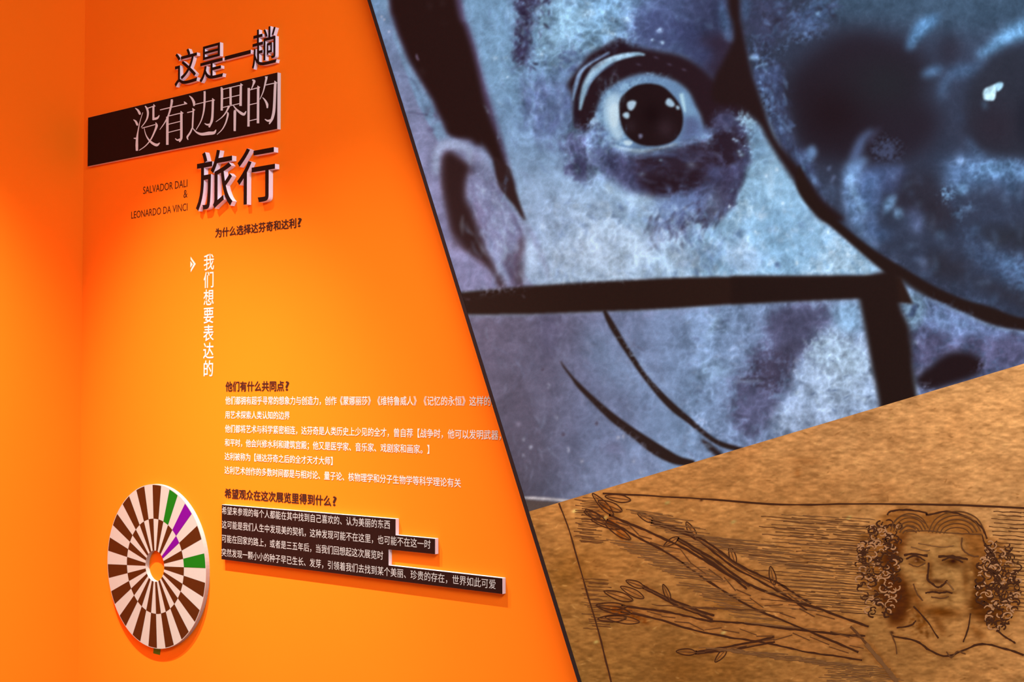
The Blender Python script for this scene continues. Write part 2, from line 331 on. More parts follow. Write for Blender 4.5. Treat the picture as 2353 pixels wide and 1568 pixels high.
    g.S(z2([(680,1040,8),(860,1075,14),(1000,1060,12),(1160,1012,10)]),(184,210,228),1.2,.8)
    g.P(z2([(720,990),(760,980),(800,1000),(770,1025),(735,1020)]),(182,210,228),2)
    g.S(z2([(1180,1000,30),(1290,970,40),(1380,910,50),(1440,920,60),(1480,980,40),(1470,1040,16)]),(92,112,162),4,.9,1,N5)
    g.P(z2([(440,800),(500,800),(520,860),(560,920),(620,980),(560,1060),(470,1040),(440,940),(430,860)]),(108,140,184),5,.8,1,N5); g.P(z2([(440,800),(500,795),(510,830),(450,835)]),(150,185,215),3,.8)
    # bag beneath the eye
    g.P(z2([(560,1080),(700,1080),(850,1110),(1050,1080),(1200,1040),(1390,980),(1440,1060),(1480,980),(1500,800),(1600,740),(1720,800),(1790,860),(1825,1080),(1800,1250),(1740,1400),(1690,1560),(1560,1640),(1400,1600),(1250,1480),(1080,1470),(900,1450),(740,1400),(620,1300),(520,1200),(500,1120)]),(72,72,112),10)
    g.P(z2([(800,1130),(1000,1100),(1200,1080),(1400,1020),(1500,1080),(1480,1250),(1380,1330),(1200,1400),(1050,1440),(900,1400),(880,1280),(780,1200)]),(50,34,46),10,.95,2,NH)
    g.P(z2([(880,1370),(1000,1300),(1200,1270),(1400,1240),(1320,1370),(1150,1400),(980,1410)]),(42,24,30),8,.8)
    g.P(z2([(1480,960),(1540,860),(1680,880),(1780,950),(1800,1100),(1700,1160),(1560,1200),(1470,1180),(1450,1080)]),(46,30,40),8,.95,1,N8)
    g.P(z2([(1500,800),(1560,740),(1640,760),(1760,840),(1810,1000),(1790,1180),(1740,1300),(1720,1200),(1760,1060),(1720,900),(1600,870),(1510,880)]),(74,74,108),5,.75,2,N5)
    g.P(z2([(1560,1300),(1680,1240),(1760,1200),(1720,1400),(1660,1560),(1560,1620),(1580,1450)]),(60,50,78),8,.8,2,NV)
    bag=z2([(620,1100),(850,1110),(1200,1050),(1440,1010),(1500,820),(1620,760),(1790,870),(1820,1080),(1780,1300),(1690,1540),(1500,1600),(1200,1470),(900,1430),(700,1350),(560,1220)])
    brush(g,bag,120,34,9,((46,32,44),(90,98,146),(64,58,92),(54,42,60),(110,126,174)),15,30,(.12,.3),3)
    brush(g,z2([(1560,1250),(1800,1200),(1720,1500),(1600,1640),(1480,1600)]),90,40,7,((44,34,50),(96,112,160),(60,54,84)),115,16,(.15,.35),3)
    brush(g,z2([(200,900),(440,880),(560,1080),(620,1300),(420,1330),(240,1280)]),70,26,8,((70,68,108),(132,162,206),(92,104,156),(60,54,88)),75,45,(.15,.4),2.5)
    brush(g,z2([(440,800),(560,830),(640,1010),(600,1080),(450,1040)]),70,14,5,((150,186,218),(84,104,156),(60,62,98)),60,50,(.3,.7),1.2)
    for x,y,r in((1665,970,4),(1690,985,5),(1715,1075,5),(1735,1105,7),(1700,800,7),(1760,1030,3),(1040,1150,4),(880,1270,8),(1300,1190,12)): g.B(*z2([(x,y)])[0],r,r*.7,(150,178,214),.8 if r<8 else .3)
    g.P(z2([(200,960),(290,880),(420,900),(440,1040),(400,1150),(430,1300),(300,1320),(230,1230),(240,1100)]),(82,84,130),5,.9,2,N8); g.P(z2([(260,1160),(400,1180),(400,1290),(270,1300)]),(70,66,106),5,.6,1,N8)
    g.P(z2([(480,1000),(620,1060),(640,1200),(560,1280),(500,1180)]),(86,96,142),5,.8,2,N5)
    g.S(z2([(400,1010,10),(430,1100,14),(420,1220,16),(370,1330,10)]),(140,170,212),3,.6); g.S(z2([(560,1080,8),(600,1050,8),(640,1020,8)]),(140,170,206),2,.7)
    g.S(z2([(280,1160,6),(360,1250,8)]),(130,160,200),1.5,.8); g.P(z2([(50,1020),(90,1025),(85,1060),(60,1060)]),(95,105,150),4,.7); g.S(z2([(180,1040,26),(190,1150,30),(150,1230,14)]),(95,112,160),4,.6)
    g.S(z1([(1870,1500,10),(1920,1560,10)]),(150,175,215),2,.5)
    # beneath the bag: glints and folds
    g.P(z2([(560,1370),(600,1370),(620,1420),(590,1430)]),(185,210,232),4,.9); g.S(z5([(0,215,34),(60,260,30),(180,310,40),(320,310,50),(420,300,14)]),(168,200,226),6,.8)
    g.P(z5([(440,290),(700,240),(900,180),(1000,240),(900,400),(760,480),(560,560),(540,620),(420,740),(330,700),(330,560),(380,450),(560,360)]),(92,112,162),8,.85,2,N8)
    g.P(z5([(560,500),(700,470),(780,430),(760,540),(700,600),(560,610),(510,700),(430,720)]),(66,60,94),6,.8,2,N8)
    g.P(z5([(770,440),(900,380),(1000,380),(1040,440),(960,530),(820,550),(770,500)]),(56,44,66),5,.9,2,N8)
    g.P(z5([(850,260),(1000,150),(1150,130),(1160,260),(1080,380),(1000,440),(900,400)]),(56,48,72),8,.85,2,N8)
    g.P(z5([(100,460),(330,480),(350,640),(280,560),(150,540)]),(128,168,208),8,.6)
    # bright side of the nose
    nose=z5([(1262,0),(1560,0),(1650,150),(1760,340),(1900,480),(2030,600),(2200,740),(2352,880),(2352,980),(1600,1000),(900,1005),(750,990),(700,700),(800,520),(860,560),(1000,500),(1090,400),(1160,380),(1165,280),(1240,150)])
    g.P(nose,(136,178,214),5); g.P(z2([(1760,800),(1850,840),(1880,1000),(1835,1000),(1800,880)])+z3([(440,1100),(520,1250),(600,1380),(680,1500),(600,1568),(200,1568),(220,1400),(290,1240),(290,1160)]),(142,184,218),4)
    g.P(z3([(255,890),(330,920),(360,1010),(430,1100),(460,1190),(300,1200),(290,1100),(270,1000)]),(126,168,208),4,.95,1,N5); g.P(z3([(160,890),(230,850),(330,900),(300,960),(220,910)]),(150,190,220),4,.9,1,N5)
    g.B(1790,540,70,120,(120,168,208),.6,0); g.S(z3([(440,1180,20),(425,1300,22),(425,1400,18),(430,1500,18)]),(172,205,232),4,.7); g.S(z5([(1460,60,30),(1445,180,24),(1450,290,22)]),(172,205,232),5,.7)
    g.P(z5([(1240,660),(1330,740),(1400,740),(1330,770),(1150,690)]),(165,192,222),5,.8,1); g.P(z5([(700,700),(780,740),(800,880),(740,960),(600,880),(560,800),(620,740)]),(172,196,228),6,.8,1)
    g.P(z5([(1100,700),(1300,740),(1380,860),(1300,960),(1120,940),(1060,800)]),(160,184,220),10,.6); g.P(z5([(800,760),(1000,690),(1040,800),(960,900),(850,880)]),(112,146,190),8,.6)
    g.P(z5([(1180,300),(1290,380),(1290,470),(1200,460),(1140,540),(1090,560),(1110,460),(1170,400)]),(175,208,234),5,.8,1,N5); g.P(z5([(1120,640),(1170,570),(1200,640),(1170,665)]),(90,120,160),3,.8); g.P(z5([(1490,900),(1515,870),(1540,920),(1510,930)]),(70,88,130),2.5,.9)
    g.P(z5([(910,810),(935,825),(915,850)]),(80,105,150),2.5,.8); g.P(z5([(780,980),(800,920),(815,985)]),(75,95,140),2.5,.8); g.B(1810,1,1,1,(0,0,0),0)
    g.P(z5([(1900,500),(2030,620),(2200,770),(2352,900),(2352,970),(1900,970),(1780,930),(1960,800),(1960,660)]),(168,200,228),4,.85,2,N5)
    g.S(z5([(1700,985,22),(2000,955,24),(2352,940,26)]),(176,208,232),3,.8,1,N5)
    for x,y in((1565,340),(1080,370),(1420,90),(1510,40),(1320,600),(1980,600),(2150,800),(1690,880)): g.B(1400+x/3.92,380+y/3.92,4,5,(196,220,238),.8,0,N5)
    for i in range(150):
        x=rng.uniform(1240,1960); y=rng.uniform(470,640)
        r=rng.uniform(3,10); g.B(x,y,r*rng.uniform(.5,1.6),r,(188,210,234) if i%5 else (96,124,168),rng.uniform(.15,.5),rng.uniform(-60,60),N5)
    for i in range(60):
        x=rng.uniform(1100,1440); y=rng.uniform(0,460); r=rng.uniform(4,14); g.B(x,y,r*.5,r*1.8,(150,190,226) if i%2 else (98,128,176),rng.uniform(.1,.35),rng.uniform(-40,20),N5)
    brush(g,[(1290,470),(1420,450),(1640,480),(1700,520),(1680,630),(1260,640)],330,26,7,((190,214,238),(124,154,200),(160,192,226),(104,132,182)),75,28,(.2,.5),1.6)
    brush(g,z5([(330,460),(600,380),(900,200),(1150,150),(1100,400),(900,560),(560,700),(380,740)]),80,34,7,((60,54,84),(128,156,200),(86,98,146),(50,42,64)),110,22,(.3,.6),1.4)
    brush(g,nose,300,18,6,((176,208,234),(110,150,194),(156,194,226),(126,168,208)),75,40,(.15,.5),1.5)
    brush(g,[(1060,480),(1300,420),(1300,640),(1080,650)],120,40,7,((170,194,226),(124,150,196)),80,14,(.12,.35),2.5)
    g.B(1370,590,120,60,(188,208,234),.6,0,N30*.4); g.B(1480,560,60,40,(180,204,232),.5,-20,N30*.4); g.B(1640,470,26,34,(150,180,214),.3)
    # inside the lens
    lens=[(1700,-300),(1702,0),(1712,100),(1738,200),(1770,280),(1812,370),(1862,450),(1950,545),(2050,628),(2150,685),(2250,725),(2353,745),(2500,760),(3100,740),(3100,-300)]
    g.P(lens,(52,57,78),3)
    g.P([(1900,-300),(1900,30),(2000,60),(2150,70),(2353,80),(3100,0),(3100,-300)],(58,80,104),30,.8)
    g.P(z3([(215,0),(420,0),(560,40),(620,150),(560,240),(420,330),(290,310),(250,200)]),(60,62,92),10,.9,2,N8)
    g.P(z3([(400,100),(500,120),(580,180),(560,220),(450,200)]),(46,40,52),8,.7,1,N8)
    g.P(z3([(620,80),(760,60),(880,120),(860,180),(700,260),(600,240),(560,160)]),(76,100,150),10,.75,2,N8); g.B(*z3([(780,100)])[0],6,7,(120,160,205),.9,0,N5)
    g.P(z3([(640,0),(940,0),(960,40),(860,70),(700,50)]),(78,106,150),8,.7,1,N8)
    g.S(z3([(300,450,26),(420,420,22),(520,360,22),(640,300,22),(780,265,20),(860,260,8)]),(92,120,170),3,.8,1,N5); g.S(z3([(260,440,20),(310,430,40),(350,440,10)]),(130,170,215),3,.9); g.S(z3([(310,510,16),(360,490,18),(410,478,12)]),(125,165,212),2,.9)
    g.P(z3([(250,330),(380,350),(420,420),(300,420)]),(80,104,158),5,.7,2,N5)
    g.P(z3([(310,530),(500,500),(520,620),(500,780),(580,860),(600,1000),(640,1120),(740,1250),(820,1420),(900,1568),(800,1500),(700,1340),(560,1150),(450,950),(380,760)]),(72,86,134),10,.9,1,NV)
    g.S(z3([(360,570,70),(390,700,70),(440,860,60),(500,1000,50)]),(96,132,182),8,.75,2,N5); g.S(z3([(560,830,40),(560,960,50),(620,1090,40)]),(84,108,160),8,.7)
    g.P(z3([(640,470),(760,380),(880,280),(1060,220),(1300,260),(1500,350),(1620,520),(1560,700),(1700,850),(1690,1000),(1560,1150),(1280,1260),(960,1230),(740,1180),(620,1060),(580,850),(520,680)]),(42,33,42),22,.97)
    g.B(*z3([(900,850)])[0],90,80,(38,24,28),.8); g.B(*z3([(1300,620)])[0],90,60,(40,38,44),.8)
    g.P(z3([(1460,300),(1540,150),(1690,110),(1660,190),(1520,300),(1500,360),(1450,370)]),(76,120,168),6,.85); g.S(z3([(1480,350,20),(1540,260,50),(1620,170,50)]),(84,130,178),6,.6)
    g.P(z3([(1560,570),(1600,520),(1690,490),(1720,520),(1640,575)]),(80,118,165),6,.8)
    g.P(z3([(1760,530),(1820,480),(1960,480),(2060,420),(2020,520),(1900,580),(1780,600),(1740,700),(1700,760),(1700,640)]),(66,92,130),10,.8)
    g.S(z3([(1980,420,50),(2080,370,80),(2180,290,110),(2329,220,130),(2700,150,160)]),(90,140,188),8,.9); g.S(z3([(2150,300,30),(2329,240,40),(2700,180,50)]),(104,156,204),6,.7)
    g.P(z3([(1700,300),(1760,250),(1860,330),(1820,470),(1740,490),(1680,420)]),(46,40,52),14,.7)
    g.P(z3([(1920,640),(2000,520),(2120,400),(2329,340),(2800,320),(2800,1220),(2329,1210),(2060,1190),(1960,1080),(1900,940),(1890,780)]),(44,44,56),12,.97)
    g.B(*z3([(2100,950)])[0],70,60,(46,36,46),.7); g.B(*z3([(2329,900)])[0],20,60,(34,32,42),.6)
    g.P(z3([(2025,680),(2070,650),(2120,640),(2110,740),(2080,755),(2030,745)]),(180,215,232),1.5); g.P(z3([(2110,640),(2140,618),(2172,625),(2165,660),(2130,685)]),(150,195,220),2); g.S(z3([(2030,760,30),(2040,820,20)]),(70,95,125),5,.8)
    g.S(z3([(1830,880,40),(1870,890,30)]),(62,80,116),8,.7); g.S(z3([(1900,1040,30),(1960,1120,36),(2040,1190,30)]),(84,108,150),6,.8)
    g.P(z3([(1680,1230),(1780,1200),(1900,1150),(2060,1190),(2329,1220),(2800,1230),(2800,1330),(2329,1370),(2160,1390),(1960,1400),(1840,1420),(1700,1400),(1660,1380),(1760,1290)]),(82,112,158),14,.85)
    g.S(z3([(1860,1250,60),(2000,1270,90),(2160,1280,90),(2329,1290,90),(2800,1290,90)]),(104,146,196),9,.85,1,N8); g.B(*z3([(1860,1215)])[0],12,9,(120,150,196),.7)
    # cheekbone under the second eye, seen through the lens
    g.P(z3([(1020,1240),(1090,1180),(1160,1200),(1100,1290),(1060,1400),(1120,1500),(1180,1568),(1000,1568),(980,1400),(985,1300)]),(100,130,180),7,.9)
    g.S(z3([(1200,980,30),(1120,1040,50),(1080,1130,70),(1040,1210,50)]),(84,104,152),6,.85); g.S(z3([(1160,1080,14),(1220,1000,18),(1250,950,8)]),(68,66,96),4,.8)
    g.P(z3([(700,1230),(690,1150),(740,1090),(775,1150),(730,1210)]),(100,136,186),5,.9); g.P(z3([(700,1290),(760,1320),(780,1400),(720,1350)]),(94,122,172),5,.8); g.P(z3([(600,1180),(700,1130),(700,1260),(640,1230)]),(84,104,154),6,.7)
    g.S(z3([(630,1330,26),(680,1400,44),(720,1440,24)]),(114,146,192),3,.85); g.S(z3([(880,1370,14),(910,1320,20)]),(104,118,162),3,.8); g.P(z3([(850,1270),(880,1240),(870,1280)]),(96,112,154),3,.8)
    g.P(z3([(1210,1080),(1290,1040),(1390,1080),(1390,1160),(1290,1200),(1210,1160)]),(66,72,104),6,.8,1,N5); g.P(z3([(1100,1280),(1300,1240),(1440,1260),(1440,1360),(1360,1440),(1250,1420),(1240,1568),(1130,1500)]),(72,88,134),10,.85)
    g.P(z3([(1280,1568),(1300,1500),(1370,1460),(1350,1540),(1320,1568)]),(110,150,196),4,.85)
    g.P(z3([(1740,1520),(1720,1440),(1790,1400),(1780,1480)]),(96,132,178),5,.85,1,N5); g.P(z3([(1840,1420),(1870,1385),(1900,1410),(1880,1450)]),(106,142,188),4,.8); g.P(z3([(1380,1400),(1560,1380),(1700,1460),(1690,1568),(1380,1568)]),(46,38,50),14,.8)
    g.P(z6([(270,0),(380,0),(350,120),(380,230),(420,320),(390,400),(420,460),(490,520),(460,560),(380,470),(310,390),(270,250)]),(100,134,184),8,.85); g.S(z6([(300,60,40),(320,170,40),(370,250,50),(400,310,50)]),(128,170,214),5,.75)
    g.P(z6([(380,60),(500,80),(490,200),(470,330),(500,420),(600,460),(640,440),(500,500),(410,440),(420,320),(360,220)]),(74,100,148),10,.85)
    g.P(z6([(500,120),(640,60),(700,30),(640,160),(560,180)]),(62,70,108),10,.7)
    g.P(z6([(540,270),(560,220),(610,200),(590,260),(560,300),(530,330)]),(112,152,200),4,.9); g.P(z6([(590,320),(610,285),(650,300),(640,345),(600,350)]),(116,156,202),4,.85)
    g.P(z6([(700,290),(790,300),(780,430),(740,440),(700,390)]),(80,92,134),8,.85); g.S(z6([(730,380,30),(750,430,30)]),(104,124,170),6,.6)
    g.P(z6([(640,60),(880,60),(900,260),(820,300),(660,260)]),(48,44,56),16,.85); g.P(z6([(800,260),(980,280),(980,420),(880,450),(820,420)]),(46,38,46),12,.7)
    g.P(z6([(930,160),(980,150),(970,200),(930,240)]),(104,146,188),5,.85,1,N5); g.P(z6([(1020,150),(1080,130),(1080,180),(1030,185)]),(98,142,188),6,.8); g.P(z6([(1340,140),(1420,150),(1370,190)]),(80,120,168),8,.6)
    g.S(z6([(1000,400,16),(1020,340,50),(1070,290,36),(1120,240,30)]),(90,124,168),6,.8,1,N8); g.P(z6([(1110,420),(1150,400),(1170,430),(1120,445)]),(76,100,140),5,.7)
    g.P(z6([(870,440),(920,450),(930,490),(890,480)]),(86,116,152),6,.7); g.P(z6([(1000,440),(1100,430),(1240,520),(1420,600),(1461,600),(1461,820),(1300,700),(1100,600),(1010,520)]),(70,92,132),14,.85,1,NF)
    g.S(z6([(1300,600,60),(1400,690,90),(1450,790,90),(1540,860,90)]),(86,118,164),12,.8,1,N8); g.P(z6([(1215,530),(1260,540),(1240,560)]),(110,140,180),4,.8)
    g.P(z6([(1160,400),(1300,420),(1461,400),(1600,400),(1600,560),(1461,560),(1330,560),(1220,500)]),(44,42,50),16,.8)
    g.P(z6([(760,630),(810,620),(830,670),(800,690)]),(94,112,154),6,.8); g.S(z6([(800,680,20),(850,770,20)]),(66,70,100),5,.6)
    g.P(z6([(830,560),(1060,640),(1080,760),(900,760),(820,700)]),(46,40,48),16,.7); g.P(z6([(1100,760),(1300,880),(1461,960),(1600,1000),(1600,900),(1400,840),(1250,780)]),(48,42,50),12,.7)
    g.S(z6([(430,500,14),(560,610,14),(750,720,12),(950,830,14),(1200,920,18),(1350,985,18)]),(78,84,122),3,.8,1,N5)
    brush(g,z3([(250,250),(420,300),(560,560),(560,860),(640,1120),(800,1400),(560,1150),(400,760)]),90,24,8,((104,138,188),(56,60,92),(86,110,160),(48,42,60)),70,28,(.25,.55),1.6)
    brush(g,z3([(220,0),(900,0),(880,160),(600,330),(290,310)]),90,26,8,((90,118,168),(46,42,58),(62,70,106)),-10,45,(.25,.5),1.8)
    brush(g,[(1860,470),(1960,400),(2353,440),(2353,740),(2150,700),(1990,590)],160,34,10,((92,124,172),(46,44,58),(70,86,124),(54,56,80),(110,146,192)),-62,38,(.12,.32),3.5)
    # rim of the lens
    g.P(z3([(90,-900),(105,0),(140,180),(145,300),(60,480),(0,600),(0,760),(180,800),(280,870),(350,950),(400,1050),(500,1210),(600,1360),(700,1500),(800,1650),(980,1650),(820,1500),(700,1330),(560,1160),(470,1040),(400,880),(340,700),(290,560),(250,380),(212,200),(200,0),(190,-900)]),(44,27,27),4)
    g.P(z3([(60,0),(130,200),(140,310),(80,280),(40,100)]),(80,112,160),5,.6); g.P(z3([(215,0),(270,0),(265,100),(240,160),(215,100)]),(74,100,145),5,.6)
    g.P(z6([(-60,130),(0,250),(100,352),(180,418),(340,556),(430,635),(520,708),(600,778),(760,860),(900,920),(1060,990),(1250,1070),(1461,1110),(1900,1150),(1900,1060),(1461,1020),(1250,950),(1050,890),(850,800),(650,680),(500,590),(360,490),(230,380),(100,250),(20,120),(-40,0)]),BAR,3)
    # lower right, beyond the upright bar
    low=z6([(600,770),(760,860),(900,925),(1060,995),(1250,1075),(1461,1115),(1900,1160),(1900,1900),(700,1900),(760,1560),(700,1300),(700,1120),(640,960)])
    g.P(low,(98,112,158),4); g.P(z6([(610,780),(700,830),(800,900),(800,1000),(740,1100),(700,1090),(650,1000)]),(140,178,214),7,.9)
    g.P(z6([(720,930),(765,935),(745,960),(730,1010),(690,1010),(670,1000),(700,985)]),(66,80,120),3,.9); g.P(z6([(800,900),(950,960),(1200,1080),(1000,1100),(860,1090),(820,1000)]),(106,132,178),8,.7,1,N8)
    g.P(z6([(720,1120),(900,1120),(980,1180),(1160,1160),(1461,1130),(1461,1320),(1220,1280),(960,1240),(860,1320),(740,1400)]),(84,78,112),10,.85,1,N8)
    g.P(z6([(740,1400),(820,1350),(900,1280),(980,1245),(1090,1245),(1180,1290),(1200,1360),(1120,1420),(1000,1460),(860,1500),(760,1480)]),(42,27,29),6)
    g.P(z6([(1190,1300),(1461,1200),(1461,1330),(1250,1400),(1180,1400)]),(92,88,126),6,.8,2,N5); g.P(z6([(730,1350),(780,1350),(770,1400),(735,1400)]),(120,120,158),5,.8); g.P(z6([(710,1170),(760,1180),(740,1195)]),(160,172,206),3,.8); g.P(z6([(760,1490),(860,1480),(860,1510),(780,1530)]),(130,132,170),4,.7,1,N5)
    # plate below the crossbar
    pl=[(1040,716),(1080,724),(1215,723),(1343,717),(1460,713),(1553,709),(1680,699),(1833,690),(1975,684),(1990,760),(2010,860),(2024,935),(2100,1400),(1040,1400)]
    m,w=fillmask(pl,10); m=blur(m,5)
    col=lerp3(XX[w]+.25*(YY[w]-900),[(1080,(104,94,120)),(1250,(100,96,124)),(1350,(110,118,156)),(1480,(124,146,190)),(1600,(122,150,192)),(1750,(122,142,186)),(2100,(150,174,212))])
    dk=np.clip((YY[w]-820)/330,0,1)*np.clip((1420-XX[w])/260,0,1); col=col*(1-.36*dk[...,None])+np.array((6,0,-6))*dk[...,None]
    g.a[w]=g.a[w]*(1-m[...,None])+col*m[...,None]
    g.S([(1085,737,6),(1200,735,6),(1340,729,8),(1500,722,9),(1680,712,8)],(134,142,186),3,.6,1,N8)
    for i in range(26):
        x=rng.uniform(1100,1500); y=rng.uniform(740,1000); g.S([(x,y,10),(x+10,y+70,20),(x+26,y+150,12)],(124,130,166) if i%2 else (84,78,104),8,.18)
    g.P(z7([(330,480),(440,640),(560,1000),(640,1230),(420,1250),(330,1100),(260,760),(240,600)]),(92,84,106),16,.6); g.P(z7([(560,120),(720,160),(680,400),(600,420)]),(98,92,130),16,.5)
    g.P(z7([(900,1180),(1100,1100),(1400,1180),(1500,1240),(1200,1330),(960,1400)]),(122,132,170),16,.6); g.P(z7([(1030,1060),(1160,1060),(1160,1140),(1040,1130)]),(104,98,132),8,.5); g.P(z7([(930,220),(1040,220),(1150,420),(1350,640),(1200,700),(1000,560),(900,400)]),(122,150,190),20,.5)
    brush(g,[(1100,740),(1480,730),(1640,1030),(1400,1110),(1220,1150)],260,30,6,((136,142,178),(92,88,116),(112,118,156),(146,160,196)),80,30,(.08,.3),2)
    # mouth-like curves
    g.S(z7([(1030,105,22),(1062,170,40),(1110,255,44),(1170,355,40),(1240,460,38),(1300,550,36),(1370,640,38),(1450,735,40),(1540,825,40),(1640,900,36),(1700,955,26)]),(52,35,31),1.6)
    g.S([(q[0],q[1]-0,q[2]) for q in z8([(0,800,30),(100,910,40),(200,1005,44),(300,1090,40),(400,1180,40),(500,1255,40),(600,1300,44),(740,1335,40)])],(52,36,34),1.6)
    g.S(z8([(400,1250,20),(470,1310,50),(560,1390,50)]),(54,38,38),2.5)
    g.S(z7([(716,472,6),(742,515,14),(800,590,20),(850,650,34),(930,730,40),(1020,815,50),(1100,885,58),(1200,960,62),(1290,1025,70),(1380,1090,84),(1480,1150,80),(1570,1190,64),(1680,1205,40)]),(52,35,32),1.8)
    g.S(z7([(1100,230,6),(1130,270,10),(1200,360,16),(1260,450,16),(1340,570,12),(1440,680,10)]),(152,176,208),2,.85,1,N5); g.S(z7([(960,735,8),(1000,765,12),(1060,820,8)]),(148,160,190),2,.8,1,N5); g.S(z7([(1100,930,12),(1200,1010,20),(1300,1080,20),(1420,1170,14)]),(134,140,174),3,.6,1,N5)
    g.S(z8([(180,880,10),(300,1010,14),(420,1120,20),(560,1230,16),(640,1290,10)]),(172,184,218),2.5,.85,1,N5)
    for x,y in((585,530),(690,875),(735,1000),(450,1150),(770,1110),(1130,1025),(630,650),(1170,1010),(1240,1190),(1300,1275),(870,1190),(500,1090),(450,1035),(975,920)): g.B(1060+x/3.135,680+y/3.135,4,5,(168,172,198) if x%2==0 else (80,66,84),.7,0,N5)
    g.P(z7([(410,910),(400,940),(430,935)]),(150,138,168),3,.7)
    # chipped plate right part
    for i in range(230):
        t=rng.random(); x=1560+t*460; y=rng.uniform(705,1080)
        L=rng.uniform(8,26); c=((158,180,216),(96,110,150),(134,164,204),(150,168,206))[i%4]
        a=rng.uniform(-.6,.5); g.S([(x,y,2),(x+L*.5,y+a*L*.5-2,rng.uniform(3,7)),(x+L,y+a*L,2)],c,1.5,rng.uniform(.25,.6))
    g.S(z8([(440,430,10),(500,320,24),(545,240,16)]),(150,184,214),4,.75); g.P(z8([(360,650),(640,610),(650,700),(420,740)]),(138,172,208),8,.6,1)
    g.P(z8([(1000,190),(1200,150),(1470,170),(1490,330),(1350,330),(1340,440),(1280,560),(1160,660),(1150,800),(1060,880),(980,1000),(930,1160),(700,1240),(720,1100),(640,1080),(600,960),(700,860),(540,800),(720,740),(800,640),(820,560),(930,430),(940,330)]),(88,88,124),8,.95,2,N8)
    g.P(z8([(1000,200),(1330,180),(1380,240),(1330,340),(1220,480),(1180,560),(1060,580),(1010,500),(1090,420),(960,360)]),(76,74,104),12,.9); g.P(z8([(1030,480),(1180,450),(1220,490),(1110,560),(1030,560)]),(64,60,82),8,.8)
    g.P(z8([(940,560),(1180,600),(1160,670),(1060,760),(1000,860),(900,820),(720,800),(730,730),(900,740),(820,650)]),(66,58,80),6,.8,2,N5); g.S(z8([(700,755,8),(850,752,14),(1000,748,8)]),(50,42,56),2.5,.9); g.S(z8([(660,775,10),(800,772,14),(900,772,8)]),(140,158,190),2.5,.8)
    g.S(z8([(640,1055,6),(700,1050,12),(800,1075,8)]),(64,62,84),2.5,.8); g.S(z8([(1080,960,6),(1040,1040,16),(980,1130,14)]),(70,76,108),3,.8); g.S(z8([(1190,880,6),(1240,970,10)]),(176,190,222),3,.8)
    g.P(z8([(1350,420),(1480,330),(1600,330),(1700,420),(1760,560),(1820,800),(1850,960),(1500,1050),(1020,1200),(1000,1120),(1080,950),(1160,880),(1160,740),(1180,640),(1290,540)]),(160,182,218),8,.9,1,N8)
    g.P(z8([(1340,430),(1500,420),(1600,440),(1720,560),(1740,700),(1600,740),(1400,640),(1300,640),(1300,520)]),(176,204,232),8,.8,2,N5); g.P(z8([(1480,160),(1690,130),(1720,330),(1600,380),(1500,320)]),(130,170,210),10,.85)
    g.B(1930,870,60,60,(182,206,234),.6,0,N8*.4); g.B(1890,980,90,40,(168,186,218),.6,0,N8*.4)
    for i in range(60):
        x,y=z8([(rng.uniform(1180,1820),rng.uniform(420,1050))])[0]; g.B(x,y,rng.uniform(2,9),rng.uniform(1.5,4),(186,208,234) if i%3 else (104,124,164),rng.uniform(.3,.8),rng.uniform(-40,50),N5)
    # bars
    g.P([(1000,676),(1062,671),(1205,658),(1343,649),(1460,643),(1553,638),(1680,635.5),(1833,635),(2000,634),(2070,636),(2100,700),(2000,690),(1971,685),(1833,691),(1680,700),(1553,709),(1460,714),(1343,718),(1215,723),(1080,724),(1000,728)],(50,31,26),3,sm=False)
    g.P([(1680,636),(2060,635),(2060,690),(1971,686),(1680,698)],BAR,4,sm=False)
    g.P(z6([(370,860),(362,900),(400,1100),(445,1350),(490,1580),(520,1900),(820,1900),(750,1540),(722,1350),(705,1110),(645,960),(600,770),(560,700),(400,760)]),BAR,4)
    g.P(z6([(690,1100),(720,1110),(718,1180),(700,1200)]),(60,52,66),4,.6)
    g.S([(1062,668,5),(1130,663,6),(1210,654,4)],(160,166,206),2,.7,1,N5); g.S([(1265,641,6),(1350,638,7),(1460,632,7)],(182,206,232),2.5,.8,1,N5)
    g.S(z4([(940,1165,6),(965,1195,10)]),(100,86,100),1.5,.8); g.S(z4([(430,1205,8),(470,1210,10)]),(86,64,74),2,.8)
    # bottom strip at the left
    g.P(z7([(400,1490),(470,1465),(740,1490),(900,1500),(900,1900),(400,1900)]),(86,70,66),3,sm=False); g.S(z7([(440,1455,16),(600,1463,20),(780,1478,16)]),(188,182,188),2)
    # dry cracked paint texture of the printed photograph
    def warp(n,dx,dy,k):
        yy=np.clip((np.arange(CH)[:,None]+dy*k/CST).astype(int),0,CH-1); xx=np.clip((np.arange(CW)[None]+dx*k/CST).astype(int),0,CW-1); return n[yy,xx]
    F1=warp(noise(34,34,5),N30,NF,40); F2=warp(noise(15,15,3),N8,N30,14); F3=warp(noise(24,70,4),N30,N8,26)
    rid=lambda q:1-np.abs(blur(q,3))*4.5
    amp=np.full((CH,CW),.40)
    for P_,v,bb in(([(1190,-300),(1300,-300),(1690,-300),(1700,230),(1560,110),(1320,160),(1240,330),(1190,200)],1.0,24),(z2([(200,850),(450,780),(640,1040),(1200,1020),(1500,780),(1650,740),(1810,900),(1830,1100),(1700,1560),(1300,1500),(700,1380),(300,1330)]),1.25,16),
        ([(1300,430),(1440,440),(1700,500),(1860,520),(1985,630),(1260,640)],.6,30),(lens,.8,16),([(1600,700),(1980,690),(2030,940),(1640,1080)],.8,24),(z6([(600,770),(760,860),(1461,1115),(1900,1160),(1900,1900),(700,1900)]),1.0,10),([(1540,130),(1560,100),(1740,230),(1720,250)],.2,20)):
